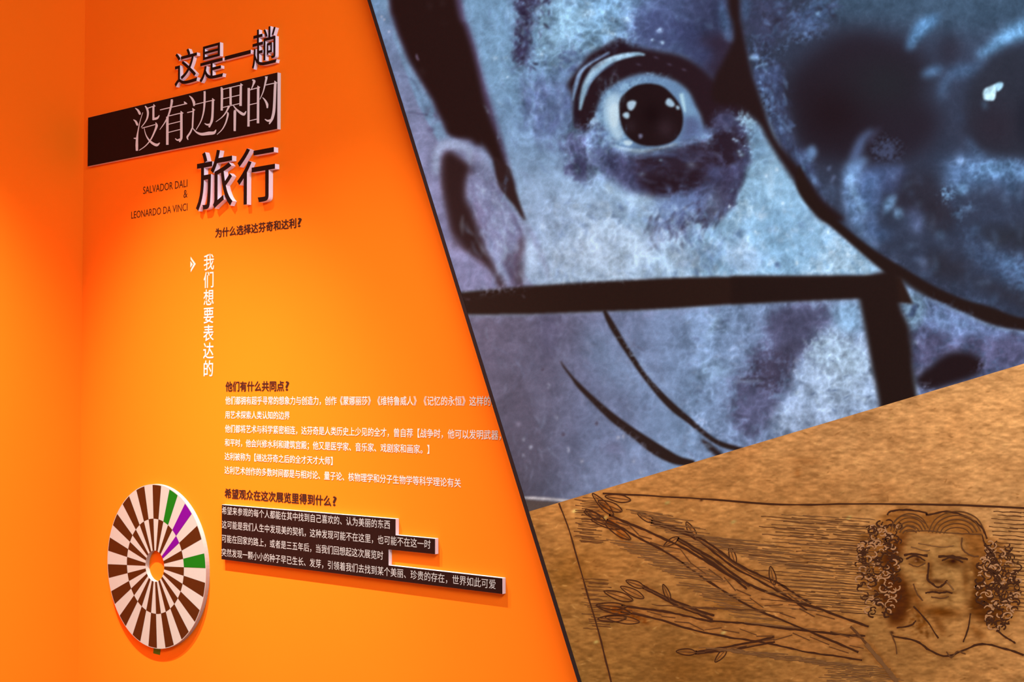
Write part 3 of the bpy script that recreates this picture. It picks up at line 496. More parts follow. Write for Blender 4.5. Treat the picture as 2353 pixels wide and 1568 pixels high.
        m_,w_=fillmask(smooth(P_),bb); m_=blur(m_,bb); amp[w_]=amp[w_]*(1-m_)+v*m_
    for P_ in (z2([(500,740),(520,650),(640,520),(880,420),(1170,490),(1330,690),(1410,890),(1180,1000),(880,1040),(620,980)]),z3([(640,470),(880,280),(1300,260),(1620,520),(1690,1000),(1280,1260),(740,1180),(580,850)])):
        m_,w_=fillmask(smooth(P_),12); m_=blur(m_,10); amp[w_]*=(1-.85*m_)
    lum=g.a.mean(-1,keepdims=True)/255
    g.a=g.a*.84+lum*255*.16*np.array((1.0,.99,1.02))
    t_=np.clip(F1*2.2,-1,1)*.20+np.clip(rid(F2)-.2,-1,.8)*.13+np.clip(F3*2,-1,1)*.15+N5*.10
    wt=np.clip((lum-.15)*3.2,0,1)
    g.a*=1+(amp*t_)[...,None]*wt*.85
    g.a+=((np.clip(rid(F2)-.55,0,1)*np.clip(F1*2+.4,0,1)*amp)[...,None]*wt*np.array((15,16,16)))
    g.a*=1+(np.random.default_rng(3).random((CH,CW,1))-.5)*.05
    return np.clip(g.a,0,255)

INKS=[]
def paint_parchment():
    g=Pic()
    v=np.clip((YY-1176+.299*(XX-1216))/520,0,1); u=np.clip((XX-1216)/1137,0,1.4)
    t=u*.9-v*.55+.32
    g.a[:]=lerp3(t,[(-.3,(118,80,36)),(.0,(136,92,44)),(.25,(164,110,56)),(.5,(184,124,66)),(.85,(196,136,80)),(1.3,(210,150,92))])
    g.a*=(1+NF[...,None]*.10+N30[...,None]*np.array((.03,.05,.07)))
    tl=ZF(0,0,1)
    ink=(88,40,18); sep=(130,72,22)
    def hat(x0,y0,x1,y1,n,L,al=.45,slope=.07,c=(112,58,20),w=3.0):
        al*=1.15
        for i in range(n):
            f=(i+rng.uniform(-.3,.3))/n; x=x0+(x1-x0)*f+rng.uniform(-12,12); y=y0+(y1-y0)*f
            l=L*rng.uniform(.6,1.1); k=int(l/16)+2
            INKS.append(([(x+l*j/k,y+slope*l*j/k+rng.uniform(-1,1),w*rng.uniform(.25,.8)) for j in range(k+1)],2 if al<.55 else 1))
    # stains
    for x,y,rx,ry,c,al in((1290,1330,70,50,(120,76,28),.5),(1340,1300,60,40,(130,80,30),.4),(1330,1440,90,70,(128,88,44),.3),(1560,1530,60,60,(112,66,24),.5),(1680,1540,70,40,(130,78,30),.4),(1680,1390,60,18,(140,78,24),.5),(1440,1270,50,30,(150,98,46),.35),(1780,1450,120,40,(150,98,44),.4),(2100,1300,150,160,(150,102,52),.35),(2050,1520,140,60,(140,92,46),.4),(1850,1060,40,10,(160,100,50),.4),(1833,1088,8,12,(150,86,36),.6),(2030,1130,40,25,(168,108,58),.5),(1420,1180,40,20,(160,104,44),.4)): g.B(x,y,rx,ry,c,al,0,N30)
    # shading lines in the ground
    hat(1330,1145,1330,1250,26,60,.5); hat(1440,1170,1600,1260,22,120,.4,.12); hat(1400,1240,1560,1330,26,130,.4,.1); hat(1345,1330,1350,1450,22,60,.55)
    hat(1500,1390,1720,1400,10,130,.5,.08); hat(1600,1230,1760,1300,20,150,.35,.1); hat(1700,1430,1800,1440,8,100,.4,.1); hat(1600,1488,1900,1530,16,150,.45,.05); hat(1560,1340,1700,1420,20,110,.4,.1)
    for k in range(40):
        y=1182+k*5.6; hat(1790-(k%3)*30+k*1.2,y,1990,y+10,3,110,.5 if k%2 else .4,.075)
    for k in range(26): hat(2290,1175+k*9,2353,1178+k*9,2,70,.5,.07)
    for k in range(12): hat(1900,1530+k*4,2050,1540+k*4,3,60,.4,.04)
    # ruled border of the sheet
    def line(pts,w=3.2,al=.85,c=ink):
        w*=1.25; al=min(1,al*1.1)
        q=smooth([(p[0],p[1],1) for p in pts],False,5)
        INKS.append(([(x+rng.uniform(-.4,.4),y+rng.uniform(-.6,.6),w*rng.uniform(.6,1.1)) for x,y,_ in q],0 if al>.8 else 1 if al>.55 else 2))
        g.S([(x,y,w*2.2) for x,y,_ in q],(132,72,28),3,.3,sm=False)
    line([(1385,1134),(1500,1140),(1640,1148),(1800,1160),(1960,1158),(2130,1160),(2353,1168),(2800,1208)],3.4); g.B(1612,1150,4,3,(60,30,20),.9)
    line([(1285,1157),(1310,1225),(1340,1330),(1375,1450),(1405,1568),(1440,1700)],3.2)
    # study of two leafy branches
    def limb(P,w0,w1):
        q=smooth([(p[0],p[1],1) for p in P],False,6); n=len(q); d=np.gradient(q[:,:2],axis=0); d/=np.linalg.norm(d,axis=1)[:,None]
        nn=np.stack([-d[:,1],d[:,0]],1); w=np.linspace(w0,w1,n)[:,None]+np.sin(np.arange(n)*1.3)[:,None]*1.6
        A_=q[:,:2]+nn*w/2; B2_=q[:,:2]-nn*w/2
        g.P(np.vstack([A_,B2_[::-1]]),(176,112,60),1.5,.45,sm=False)
        line([tuple(p) for p in A_[::3]]+[tuple(A_[-1])],4.6,.95); line([tuple(p) for p in B2_[::3]]+[tuple(B2_[-1])],4.0,.9)
        for k in range(0,n-2,2):
            c=q[k,:2]+nn[k]*rng.uniform(-.35,.35)*w[k]; e=q[min(k+2,n-1),:2]+nn[k]*rng.uniform(-.3,.3)*w[k]; line([tuple(c),tuple(e)],2,.6)
    limb([(1985,1470),(1870,1425),(1760,1385),(1660,1335),(1560,1270),(1470,1225),(1400,1190)],64,12)
    limb([(1985,1490),(1860,1475),(1740,1455),(1620,1440),(1520,1415),(1430,1400)],56,12)
    for P,w0 in (([(1860,1395),(1780,1345),(1690,1300),(1600,1235),(1500,1200)],18),([(1720,1350),(1640,1290),(1560,1240)],10),([(1780,1470),(1680,1490),(1600,1500)],12),([(1640,1420),(1560,1390),(1480,1350)],10)): limb(P,w0,4)
    line([(1955,1440),(2000,1490),(2060,1568),(2100,1620)],5,.7); line([(1990,1480),(2040,1540),(2070,1580)],9,.35,sep)
    def leaf(x,y,L,W,a,fill=(170,104,52),al=.7):
        c,s=math.cos(a),math.sin(a); R=lambda u,v:(x+u*c-v*s,y+u*s+v*c)
        o=[R(0,0),R(L*.3,-W*.5),R(L*.7,-W*.42),R(L,0),R(L*.7,W*.42),R(L*.3,W*.5)]
        g.P(o,fill,1,al*.6); q=smooth(o); INKS.append(([(p[0],p[1],2.4) for p in np.vstack([q,q[:1]])],0)); line([R(0,0),R(L*.9,0)],1.6,al*.8)
    # leafy ends
    for (x,y,L,W,a) in((1395,1205,60,15,3.75),(1410,1185,70,16,3.95),(1430,1175,60,18,3.55),(1425,1215,70,14,3.45),(1450,1150,60,16,3.3),(1380,1190,40,12,3.5),(1450,1240,70,16,3.7),(1450,1410,78,16,3.35),(1440,1395,70,15,3.2),(1455,1380,70,18,3.45),(1440,1420,66,15,3.1),(1470,1430,80,16,3.28),(1480,1375,60,16,3.6)): leaf(x,y,L,W,a)
    for x,y,rx,ry,a in((1395,1195,34,11,38),(1430,1232,30,9,50),(1390,1165,20,9,20),(1425,1405,30,13,0),(1465,1420,34,8,25)): g.B(x,y,rx,ry,(122,56,14),.75,a,N5)
    for (x,y,L,W,a) in((1505,1200,44,14,3.6),(1560,1235,40,13,2.6),(1600,1240,46,15,4.2),(1690,1298,44,14,4.4),(1600,1500,46,14,3.2),(1670,1492,40,13,2.3),(1480,1350,44,14,3.5),(1540,1380,40,12,4.3),(1780,1345,44,14,4.5)): leaf(x,y,L,W,a)
    # portrait study: wavy-haired head, pen and wash
    H=lambda L:y3(L)
    hair=H([(440,130),(560,118),(730,145),(900,130),(1060,170),(1180,240),(1240,350),(1380,400),(1420,500),(1450,600),(1500,720),(1530,860),(1480,980),(1430,1060),(1300,1110),(1180,1060),(1090,960),(1100,760),(1080,560),(1040,420),(1000,320),(780,310),(560,310),(500,420),(500,600),(590,720),(600,900),(560,1060),(440,1100),(380,980),(290,860),(180,740),(150,620),(190,520),(130,430),(190,320),(300,280),(320,200)])
    g.P(hair,(124,66,20),6,.62)
    g.P(H([(480,380),(520,520),(500,640),(590,760),(600,900),(540,1060),(430,1090),(390,960),(300,820),(380,640),(340,520)]),(70,30,12),6,.72)
    g.P(H([(1110,560),(1190,620),(1240,760),(1300,900),(1380,1000),(1290,1090),(1180,1040),(1090,960),(1120,760)]),(76,36,12),7,.68)
    g.P(H([(500,330),(600,320),(560,420),(520,500),(470,470)]),(96,46,16),6,.8)
    for cx,cy,n,rx,ry in((330,640,190,180,400),(1330,740,190,180,380),(400,330,26,120,120)):
        for i in range(n):
            a=rng.uniform(0,6.28); r=math.sqrt(rng.random()); x=cx+rx*r*math.cos(a); y=cy+ry*r*math.sin(a); rr=rng.uniform(16,40); a0=rng.uniform(0,6.28)
            INKS.append((smooth(H([(x+rr*math.cos(a0+t*.8),y+rr*.8*math.sin(a0+t*.8),rng.uniform(7,15)) for t in range(5)]),False,3),0 if i%3 else 3))
    for off in range(5):
        o=off*26
        for cx_,cy_,rx_,ry_,a0_,a1_ in((985,325,110+off*32,60+off*34,3.25,6.1),(590,320,60+off*26,36+off*34,3.3,6.0)):
            INKS.append((smooth(H([(cx_+rx_*math.cos(a0_+(a1_-a0_)*q/5),cy_+ry_*math.sin(a0_+(a1_-a0_)*q/5),rng.uniform(6,11)) for q in range(6)]),False,4),1))
    for off in range(6):
        o=off*34
        INKS.append((smooth(H([(1200+o*.2,330+o*1.2,8),(1230+o*.6,420+o*.9,11),(1290+o*.5,480+o,10),(1220+o*.7,590+o*.8,11),(1330+o*.5,650+o,10),(1300+o*.6,760+o*.8,9),(1360+o*.4,860+o*.5,6)]),False,4),0))
    line(H([(400,160),(430,130),(560,118),(720,140),(740,160),(900,130),(1060,175),(1190,260),(1240,360)]),4); line(H([(560,300),(740,295),(900,310),(1060,320),(1200,325)]),2.4,.6)
    line(H([(440,240),(520,170),(640,180),(720,230)]),2.6,.7); line(H([(510,290),(570,250),(640,280)]),3,.7)
    face=H([(560,310),(780,310),(1010,320),(1050,420),(1090,560),(1100,760),(1060,880),(960,950),(800,960),(700,900),(620,820),(560,700),(505,600),(520,480)])
    g.P(face,(168,118,64),5,.75,1,N30)
    bl=lambda x,y,rx,ry,c,al,a=0:g.B(*H([(x,y)])[0],rx/3.664,ry/3.664,c,al,a)
    bl(650,560,100,40,(100,54,20),.7,5); bl(950,560,110,45,(84,44,16),.85,5); bl(760,640,24,110,(110,62,24),.7); bl(820,720,80,22,(64,30,14),.8,8); bl(850,980,170,50,(104,52,14),.9,5); bl(640,860,40,110,(110,58,20),.7,-25); bl(1060,700,34,160,(104,56,20),.6); bl(850,800,120,16,(70,34,16),.7,5); bl(870,850,60,14,(90,48,20),.6); bl(700,640,60,14,(120,70,30),.6,-5)
    line(H([(540,500),(620,490),(740,505)]),5,.9,(66,30,14)); line(H([(830,510),(950,510),(1080,535)]),5,.9,(60,28,14)); line(H([(560,530),(640,505),(720,545)]),3.5); line(H([(580,570),(650,595),(720,565)]),2.6,.7); line(H([(860,545),(940,520),(1040,560)]),3.5); bl(655,535,26,20,(60,26,12),.9); bl(955,548,28,20,(56,26,12),.9); bl(640,550,10,6,(196,140,100),.7)
    line(H([(750,560),(745,640),(740,700),(780,740),(830,770),(880,740),(905,710)]),4,.8); line(H([(720,818),(780,808),(840,816),(900,808),(950,822)]),4,.9,(60,28,14)); line(H([(770,850),(850,862),(920,848)]),2.5,.6); line(H([(620,740),(650,820),(700,880)]),3,.7); line(H([(900,720),(960,790)]),3,.5)
    line(H([(600,430),(720,460),(760,455)]),2.5,.5); line(H([(660,400),(850,430),(960,420)]),2,.35); line(H([(1030,350),(1030,440),(1100,500),(1170,510)]),3,.7)
    # neck and collar of the sketch
    g.P(H([(620,940),(700,1020),(780,1160),(650,1150),(600,1060)]),(110,58,18),4,.8,1,N5); g.P(H([(780,1030),(850,1040),(890,1180),(830,1130)]),(110,58,20),4,.7); g.P(H([(1100,1080),(1240,1180),(1150,1190)]),(120,66,24),5,.7)
    line(H([(620,930),(740,1060),(830,1200)]),3); line(H([(1100,990),(1080,1120),(1040,1230)]),3); line(H([(440,1180),(640,1220),(760,1300),(900,1350),(1040,1300),(1200,1245),(1400,1290),(1550,1340)]),4); line(H([(1320,1130),(1400,1190),(1480,1240)]),3.4); line(H([(480,1110),(600,1090),(640,1050)]),3)
    line(H([(430,1150),(470,1250),(480,1330)]),2.6,.6); line(H([(900,1310),(940,1360),(990,1310),(1060,1330)]),2.6,.6); g.B(*H([(438,1152)])[0],5,4,(50,24,16),.9)
    # pale fibres and flecks of the sheet
    for i in range(900):
        x=rng.uniform(1220,2360); y=rng.uniform(840,1570)
        if y<1176-.299*(x-1216): continue
        L=rng.uniform(5,18); a=rng.normal(.05,.45); c=(218,166,96) if i%2 else (112,66,28)
        g.S([(x,y,1),(x+L*.5*math.cos(a),y+L*.5*math.sin(a)+rng.uniform(-1,1),rng.uniform(1.6,3)),(x+L*math.cos(a),y+L*math.sin(a),1)],c,.6,rng.uniform(.25,.6),sm=False)
    for x,y in((1533,1156),(1685,1200),(1662,1455),(1370,1476),(1390,1190),(1320,1175),(1950,1190)): g.S([(x-6,y+2,1),(x,y,5),(x+7,y-2,1)],(206,190,110),.8,.85)
    NS=noise(22,7,2)
    g.a*=1+(NS*.15+noise(10,4,2)*.14)[...,None]*np.array((.9,1,1.15))
    return np.clip(g.a,0,255)
# ------------------------------------------------------------------ big printed mural panel, proud of the wall
T = .060                                          # the face of the panel stands this far off the wall
pe = lambda px, py: wp(px, py, T)
EA, EB = pe(844.5, 0), pe(1328, 1568)
def edge_x(z):                                    # slanted left edge of the panel
    return EA[0]+(EB[0]-EA[0])*(z-EA[1])/(EB[1]-EA[1])
ZT, ZB, XR = 3.55, .06, .55
JA, JB = pe(1216.5, 1175.8), pe(2353, 836)        # joint between the two prints
def joint_z(x): return JA[1]+(JB[1]-JA[1])*(x-JA[0])/(JB[0]-JA[0])
px_m = abs(pe(1210, 700)[0]-pe(1200, 700)[0])/10
FWD = 8.7*px_m                                    # visible width of the black trim
panel = bpy.data.objects.new('mural_panel', None); C.objects.link(panel); panel.location = (edge_x(ZB), 0, ZB)
tag(panel, 'huge slanted mural panel with blue staring face above brown parchment sketch', 'mural')
prism('panel_body', [(edge_x(ZB)+.004, ZB), (XR, ZB), (XR, ZT), (edge_x(ZT)+.004, ZT)], -.0005, -(T-.002), FRAME, panel)
prism('edge_trim', [(edge_x(ZB), ZB), (edge_x(ZB)+FWD, ZB), (edge_x(ZT)+FWD, ZT), (edge_x(ZT), ZT)], -.001, -(T+.0015), FRAME, panel)

CANV = {}
def print_patch(name, c00, c10, c11, c01, img, label, us, vs_, gain):
    """bilinear patch of the print, colours taken from the painted canvas; corners bl, br, tr, tl"""
    U, Vv = np.meshgrid(us, vs_)
    P = [(1-U)*(1-Vv)*c00[k]+U*(1-Vv)*c10[k]+U*Vv*c11[k]+(1-U)*Vv*c01[k] for k in (0, 1)]
    qx, qy = wpn(P[0], P[1], T)
    fx = np.clip((qx-CX0)/CST-.5, 0, CW-1.01); fy = np.clip((qy-CY0)/CST-.5, 0, CH-1.01)
    xi = fx.astype(int); yi = fy.astype(int); a = (fx-xi)[..., None]; b = (fy-yi)[..., None]
    col = (img[yi, xi]*(1-a)+img[yi, xi+1]*a)*(1-b)+(img[yi+1, xi]*(1-a)+img[yi+1, xi+1]*a)*b
    col = col/255; col = np.where(col <= .04045, col/12.92, ((col+.055)/1.055)**2.4)*np.array(gain); col = np.maximum(col-.0045, .003)
    nv, nu = U.shape; n = nu*nv
    co_ = np.stack([P[0].ravel(), np.full(n, -(T+.0005)), P[1].ravel()], 1)-np.array(panel.location)
    i = (np.arange(nv-1)[:, None]*nu+np.arange(nu-1)[None]).ravel()
    F = np.stack([i, i+1, i+nu+1, i+nu], 1)
    me = bpy.data.meshes.new(name); me.vertices.add(n); me.vertices.foreach_set('co', co_.ravel())
    me.loops.add(F.size); me.loops.foreach_set('vertex_index', F.ravel().astype(np.int32))
    me.polygons.add(len(F)); me.polygons.foreach_set('loop_start', (np.arange(len(F))*4).astype(np.int32))
    me.update(calc_edges=True)
    at = me.color_attributes.new('print', 'FLOAT_COLOR', 'POINT')
    at.data.foreach_set('color', np.concatenate([np.clip(col, 0, 1).reshape(n, 3), np.ones((n, 1))], 1).ravel().astype(np.float32))
    m = bpy.data.materials.new(name+'_ink'); m.use_nodes = True; nt = m.node_tree; bs = nt.nodes['Principled BSDF']
    ca = nt.nodes.new('ShaderNodeVertexColor'); ca.layer_name = 'print'
    tc = nt.nodes.new('ShaderNodeTexCoord'); nz = nt.nodes.new('ShaderNodeTexNoise'); nz.inputs['Scale'].default_value = 260; nz.inputs['Detail'].default_value = 3
    mr = nt.nodes.new('ShaderNodeMapRange'); mr.inputs['To Min'].default_value = .90; mr.inputs['To Max'].default_value = 1.10
    sc = nt.nodes.new('ShaderNodeVectorMath'); sc.operation = 'SCALE'
    nt.links.new(tc.outputs['Object'], nz.inputs['Vector']); nt.links.new(nz.outputs[0], mr.inputs['Value'])
    nt.links.new(ca.outputs[0], sc.inputs[0]); nt.links.new(mr.outputs[0], sc.inputs['Scale']); nt.links.new(sc.outputs[0], bs.inputs['Base Color'])
    bs.inputs['Roughness'].default_value = .85; bs.inputs['Specular IOR Level'].default_value = .04
    me.materials.append(m)
    o = bpy.data.objects.new(name, me); C.objects.link(o); o.parent = panel; o['label'] = label; return o
# column spacing follows perspective so the print is equally crisp across; coarse beyond the part the photograph shows
def cols(xa, xb, x_fine, npx):
    s = []; x = xa
    while x < x_fine:
        s.append(x); x += npx*abs(wpn(x, EYE, T)[0]-wpn(x+.01, EYE, T)[0])**-1*.01
    s += list(np.arange(x, xb, .02))+[xb]
    return (np.array(s)-xa)/(xb-xa)
def rows(z0, z1, f0, f1, st):
    s = list(np.arange(z0, f0, .02))+list(np.arange(max(f0, z0), min(f1, z1), st))+list(np.arange(f1, z1, .02) if f1 < z1 else [])+[z1]
    return (np.array(sorted(set(s)))-z0)/(z1-z0)
xl = lambda z: edge_x(z)+FWD*.55
ZR = joint_z(XR)
zj = JA[1]
for _ in range(20): zj = joint_z(xl(zj))
A_ = paint_portrait(); B_ = paint_parchment()
zf = pe(2353, 0)[1]+.0
STEP = 2.9/1300
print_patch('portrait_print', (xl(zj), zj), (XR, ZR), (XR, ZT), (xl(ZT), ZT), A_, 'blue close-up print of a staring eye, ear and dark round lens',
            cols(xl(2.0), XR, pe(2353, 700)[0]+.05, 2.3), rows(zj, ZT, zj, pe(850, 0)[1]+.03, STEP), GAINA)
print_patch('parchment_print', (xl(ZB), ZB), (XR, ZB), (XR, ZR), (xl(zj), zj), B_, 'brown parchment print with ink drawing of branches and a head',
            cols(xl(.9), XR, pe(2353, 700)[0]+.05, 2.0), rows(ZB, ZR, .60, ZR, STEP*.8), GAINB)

SKI = [mat('sepia_ink_dark', (.060, .020, .008), .7, .05), mat('sepia_ink', (.125, .048, .016), .7, .05), mat('sepia_ink_pale', (.20, .088, .030), .7, .05), mat('pale_highlight_ink', (.44, .21, .09), .7, .05)]
def ink_drawing():
    V = []; F = []; fm = []; dep = 0
    for pts, cl in INKS:
        P = np.array(pts, float); n = len(P)
        if n < 2: continue
        d = np.gradient(P[:, :2], axis=0); d /= np.linalg.norm(d, axis=1)[:, None]+1e-9
        nn = np.stack([-d[:, 1], d[:, 0]], 1)*P[:, 2:3]/2; k = len(V); dep = (dep+1) % 40
        for i in range(n):
            for sg in (-1, 1):
                x, z = wp(P[i, 0]+sg*nn[i, 0], P[i, 1]+sg*nn[i, 1], T); V.append((x, -(T+.0007+dep*.00002), min(z, joint_z(x)-.001)))
        for i in range(n-1): F.append((k+2*i, k+2*i+1, k+2*i+3, k+2*i+2)); fm.append(cl)
    tag(mesh_obj('ink_drawing', V, F, SKI, panel, fm=fm), 'dark sepia pen lines of branches and head', kind='stuff')
ink_drawing()

# ------------------------------------------------------------------ lettering
def text_mesh(txt, offset=0.0, extrude=0.0, res=3):
    if offset > .01:                              # heavy weight: several slightly shifted impressions of the same glyphs
        base = text_mesh(txt, .0, 0, 2); n = len(base.vertices); a = np.empty(n*3); base.vertices.foreach_get('co', a); a = a.reshape(-1, 3)
        F = [tuple(q.vertices) for q in base.polygons]; V = []; FF = []
        for i, (dx, dy) in enumerate(((-1, 0), (1, 0), (0, -.8), (0, .8))):
            V.append(a+np.array((dx*offset, dy*offset, i*.00012))); FF += [tuple(i*n+j for j in f) for f in F]
        me = bpy.data.meshes.new('t'); me.from_pydata(np.vstack(V).tolist(), [], FF); return me
    cu = bpy.data.curves.new('t', 'FONT'); cu.body = txt; cu.size = 1; cu.offset = offset; cu.extrude = extrude; cu.resolution_u = res
    ob = bpy.data.objects.new('t', cu); C.objects.link(ob)
    dg = bpy.context.evaluated_depsgraph_get(); me = bpy.data.meshes.new_from_object(ob.evaluated_get(dg))
    bpy.data.objects.remove(ob); bpy.data.curves.remove(cu)
    return me
def bounds(me):
    a = np.empty(len(me.vertices)*3); me.vertices.foreach_get('co', a); a = a.reshape(-1, 3); return a.min(0), a.max(0), a
def place(name, me, x0, x1, z0, z1, yf, m, parent=None):
    """fit flat lettering into the box x0..x1, z0..z1 of the plane y = yf"""
    lo, hi, a = bounds(me)
    V = np.empty_like(a)
    V[:, 0] = x0+(a[:, 0]-lo[0])/(hi[0]-lo[0])*(x1-x0); V[:, 2] = z0+(a[:, 1]-lo[1])/(hi[1]-lo[1])*(z1-z0)
    V[:, 1] = yf-a[:, 2]
    base = Vector(((x0+x1)/2, yf, z0)) if parent is None else Vector(parent.location)
    V -= np.array(base); me.vertices.foreach_set('co', V.ravel()); me.name = name; me.materials.clear(); me.materials.append(m); me.update()
    o = bpy.data.objects.new(name, me); C.objects.link(o)
    if parent is None: o.location = base
    else: o.parent = parent
    return o
REF = {}
def cjk_scale(offset=0.0):
    """ink height of the em box of plain Han characters"""
    if offset not in REF:
        lo, hi, _ = bounds(text_mesh('国', offset)); REF[offset] = (lo[1], hi[1])
    return REF[offset]
def line(name, txt, L, R, hs, off, m, depth, bold, parent=None, label=None, cat='lettering', mark=None):
    """one printed line: left and right ink ends in picture points, hs = (top, bottom) of the ink at the left end"""
    me = text_mesh(txt, bold); lo, hi, a = bounds(me); r0, r1 = cjk_scale(bold)
    x0 = wp(L[0], L[1], off)[0]; x1 = wp(R[0], R[1], off)[0]
    zt = wp(L[0]+4, hs[0], off)[1]; zb = wp(L[0]+4, hs[1], off)[1]
    s = (zt-zb)/(r1-r0)
    z0 = zb+(lo[1]-r0)*s; z1 = zt+(hi[1]-r1)*s
    o = place(name, me, x0, x1, z0, z1, -(off+depth), m, parent)
    if mark:                                      # closing question mark, set to its own measured width
        mq = text_mesh('?', bold); ql, qh, qa = bounds(mq); xa = wp(mark[0], L[1], off)[0]; xb = wp(mark[1], L[1], off)[0]
        n = len(o.data.vertices); a0 = np.empty(n*3); o.data.vertices.foreach_get('co', a0); a0 = a0.reshape(-1, 3)
        qv = np.stack([xa+(qa[:, 0]-ql[0])/(qh[0]-ql[0])*(xb-xa)-o.location.x, -qa[:, 2], zb+.002+(qa[:, 1]-ql[1])/(qh[1]-ql[1])*(zt-zb)*.95-o.location.z], 1)
        F = [tuple(q.vertices) for q in o.data.polygons]+[tuple(n+j for j in q.vertices) for q in mq.polygons]
        me2 = bpy.data.meshes.new(name); me2.from_pydata(np.vstack([a0, qv]).tolist(), [], F); me2.materials.append(m); o.data = me2
    if parent is None: tag(o, label, cat)
    elif label: o['label'] = label
    if parent is not None:                        # phrases set apart by wide gaps become parts of their own
        me = o.data; n = len(me.vertices); a = np.empty(n*3); me.vertices.foreach_get('co', a); a = a.reshape(-1, 3)
        F = [tuple(q.vertices) for q in me.polygons]; iv = sorted((min(a[j, 0] for j in f), max(a[j, 0] for j in f)) for f in F)
        cuts = []; hi_ = iv[0][1]
        for u0, u1 in iv:
            if u0-hi_ > .0058: cuts.append((u0+hi_)/2)
            hi_ = max(hi_, u1)
        if cuts:
            for g_ in range(len(cuts)+1):
                FF = [f for f in F if sum(c < a[f[0], 0] for c in cuts) == g_]; used = sorted({j for f in FF for j in f}); mp = {j: i for i, j in enumerate(used)}
                m2 = bpy.data.meshes.new(name); m2.from_pydata([tuple(a[j]) for j in used], [], [tuple(mp[j] for j in f) for f in FF]); m2.materials.append(m)
                q = bpy.data.objects.new(name, m2); C.objects.link(q); q.parent = parent
            bpy.data.objects.remove(o)
    return o
B1 = .013; B2 = .036
p = .0007
line('wall_heading', '为什么选择达芬奇和达利', (494.7, 540), (681.2, 508), (525.5, 547), 0, INK, p, B2, None, 'dark bold question line just under the last raised character', mark=(684, 693.8))
line('wall_heading', '他们有什么共同点', (518.2, 888), (653.4, 886), (877.8, 900.5), 0, INK, p, B2, None, 'dark bold question line directly above the six white text lines', mark=(656, 665))
line('wall_heading', '希望观众在这次展览里得到什么', (516.3, 1134), (761.7, 1154), (1123.5, 1146), 0, INK, p, B2, None, 'dark bold question line directly above the stepped black board', mark=(764.8, 774.2))
body = [
 ('他们都拥有超乎寻常的想象力与创造力，创作《蒙娜丽莎》《维特鲁威人》《记忆的永恒》这样的', 518.2, 921, 1128, 920, 912.2, 930.3, 'top one of six white lines, running behind the mural edge'),
 ('用艺术探索人类认知的边界', 517.7, 954, 666.2, 955, 945.4, 962.6, 'short second white line of the paragraph beside empty orange'),
 ('他们都将艺术与科学紧密相连，达芬奇是人类历史上少见的全才，曾自荐【战争时，他可以发明武器，', 517.4, 986, 1151.8, 998, 977.2, 994.7, 'third white line, the longest, ending in a comma at the black trim'),
 ('和平时，他会兴修水利和建筑宫殿；他又是医学家、音乐家、戏剧家和画家。】', 517, 1018, 987, 1030, 1009.3, 1026.4, 'fourth white line, ending in a full stop and closing bracket'),
 ('达利被称为【继达芬奇之后的全才天才大师】', 516.6, 1049, 764.8, 1058, 1041, 1058, 'fifth white line, short, with bracketed words to its end'),
 ('达利艺术创作的多数时间都是与相对论、量子论、核物理学和分子生物学等科学理论有关', 516.3, 1081, 1059.6, 1106, 1072.6, 1089.8, 'sixth and lowest white paragraph line above the dark question')]
for t_, lx, ly, rx, ry, top, bot, lab in body:
    line('wall_text_line', t_, (lx, ly), (rx, ry), (top, bot), 0, WHITEP, p, B1, None, lab)
# the next character of the first line runs behind the panel, only the corner of a dot peeks out
me = text_mesh('杰作，', B1); x0 = wp(1130.5, 920)[0]; em = (wp(1128, 920)[0]-wp(1112.5, 920)[0])*1.12; zt = wp(521, 912.2)[1]; zb = wp(521, 930.3)[1]
tag(place('wall_text_end', me, x0, x0+em*2.75, zb-.002, zt, -p, WHITEP), 'white characters of the top line hidden behind the mural edge', 'lettering')
# vertical line
def vline():
    chars = '我们想要表达的'; V = []; F = []; k0 = 0
    xa, xb = wp(468.2, 720)[0], wp(491.4, 720)[0]
    for i, c in enumerate(chars):
        me = text_mesh(c, .012); lo, hi, a = bounds(me)
        yt = 585.3+(867-585.3)*(i/7.0)*1.0; 
        zt = wp(480, 585.5)[1]; zb = wp(480, 867)[1]; pitch = (zt-zb)/6.9
        s = pitch*.985; r0, r1 = cjk_scale(.012)
        sx = (xb-xa)/.93
        for v in a: V.append(((xa+xb)/2+(v[0]-.5)*sx, -p-v[2], zt-pitch*i-(r1-v[1])*s*1.0))
        for q in me.polygons: F.append(tuple(k0+j for j in q.vertices))
        k0 += len(a)
    o = mesh_obj('vertical_wall_text', V, F, WHITEP, loc=((xa+xb)/2, -p, wp(480, 867)[1]))
    tag(o, 'vertical white line of seven characters above the paragraph', 'lettering')
vline()
def poly2(name, polys, off, m, parent=None):
    V = []; F = []
    for q in polys:
        k = len(V); dep = off+(q[-1] if isinstance(q[-1], float) else 0)
        q = q[:-1] if isinstance(q[-1], float) else q
        for a_ in q: x, z = wp(a_[0], a_[1], off); V.append((x, -dep, z))
        F.append(tuple(range(k, k+len(q))))
    loc = None if parent is not None else tuple(np.mean(np.array(V), 0))
    return mesh_obj(name, V, F, m, parent, loc)
zc = lambda L: [(420+x/4.75, 560+y/4.75) for x, y in L]
o = poly2('chevron_mark', [zc([(85, 142), (85, 172), (119, 222), (142, 222)]), zc([(119, 222), (86, 286), (86, 314), (142, 222)]), zc([(83, 192), (83, 264), (109, 226)])], p, WHITEP)
tag(o, 'small white double arrow pointing to the vertical line', 'mark')
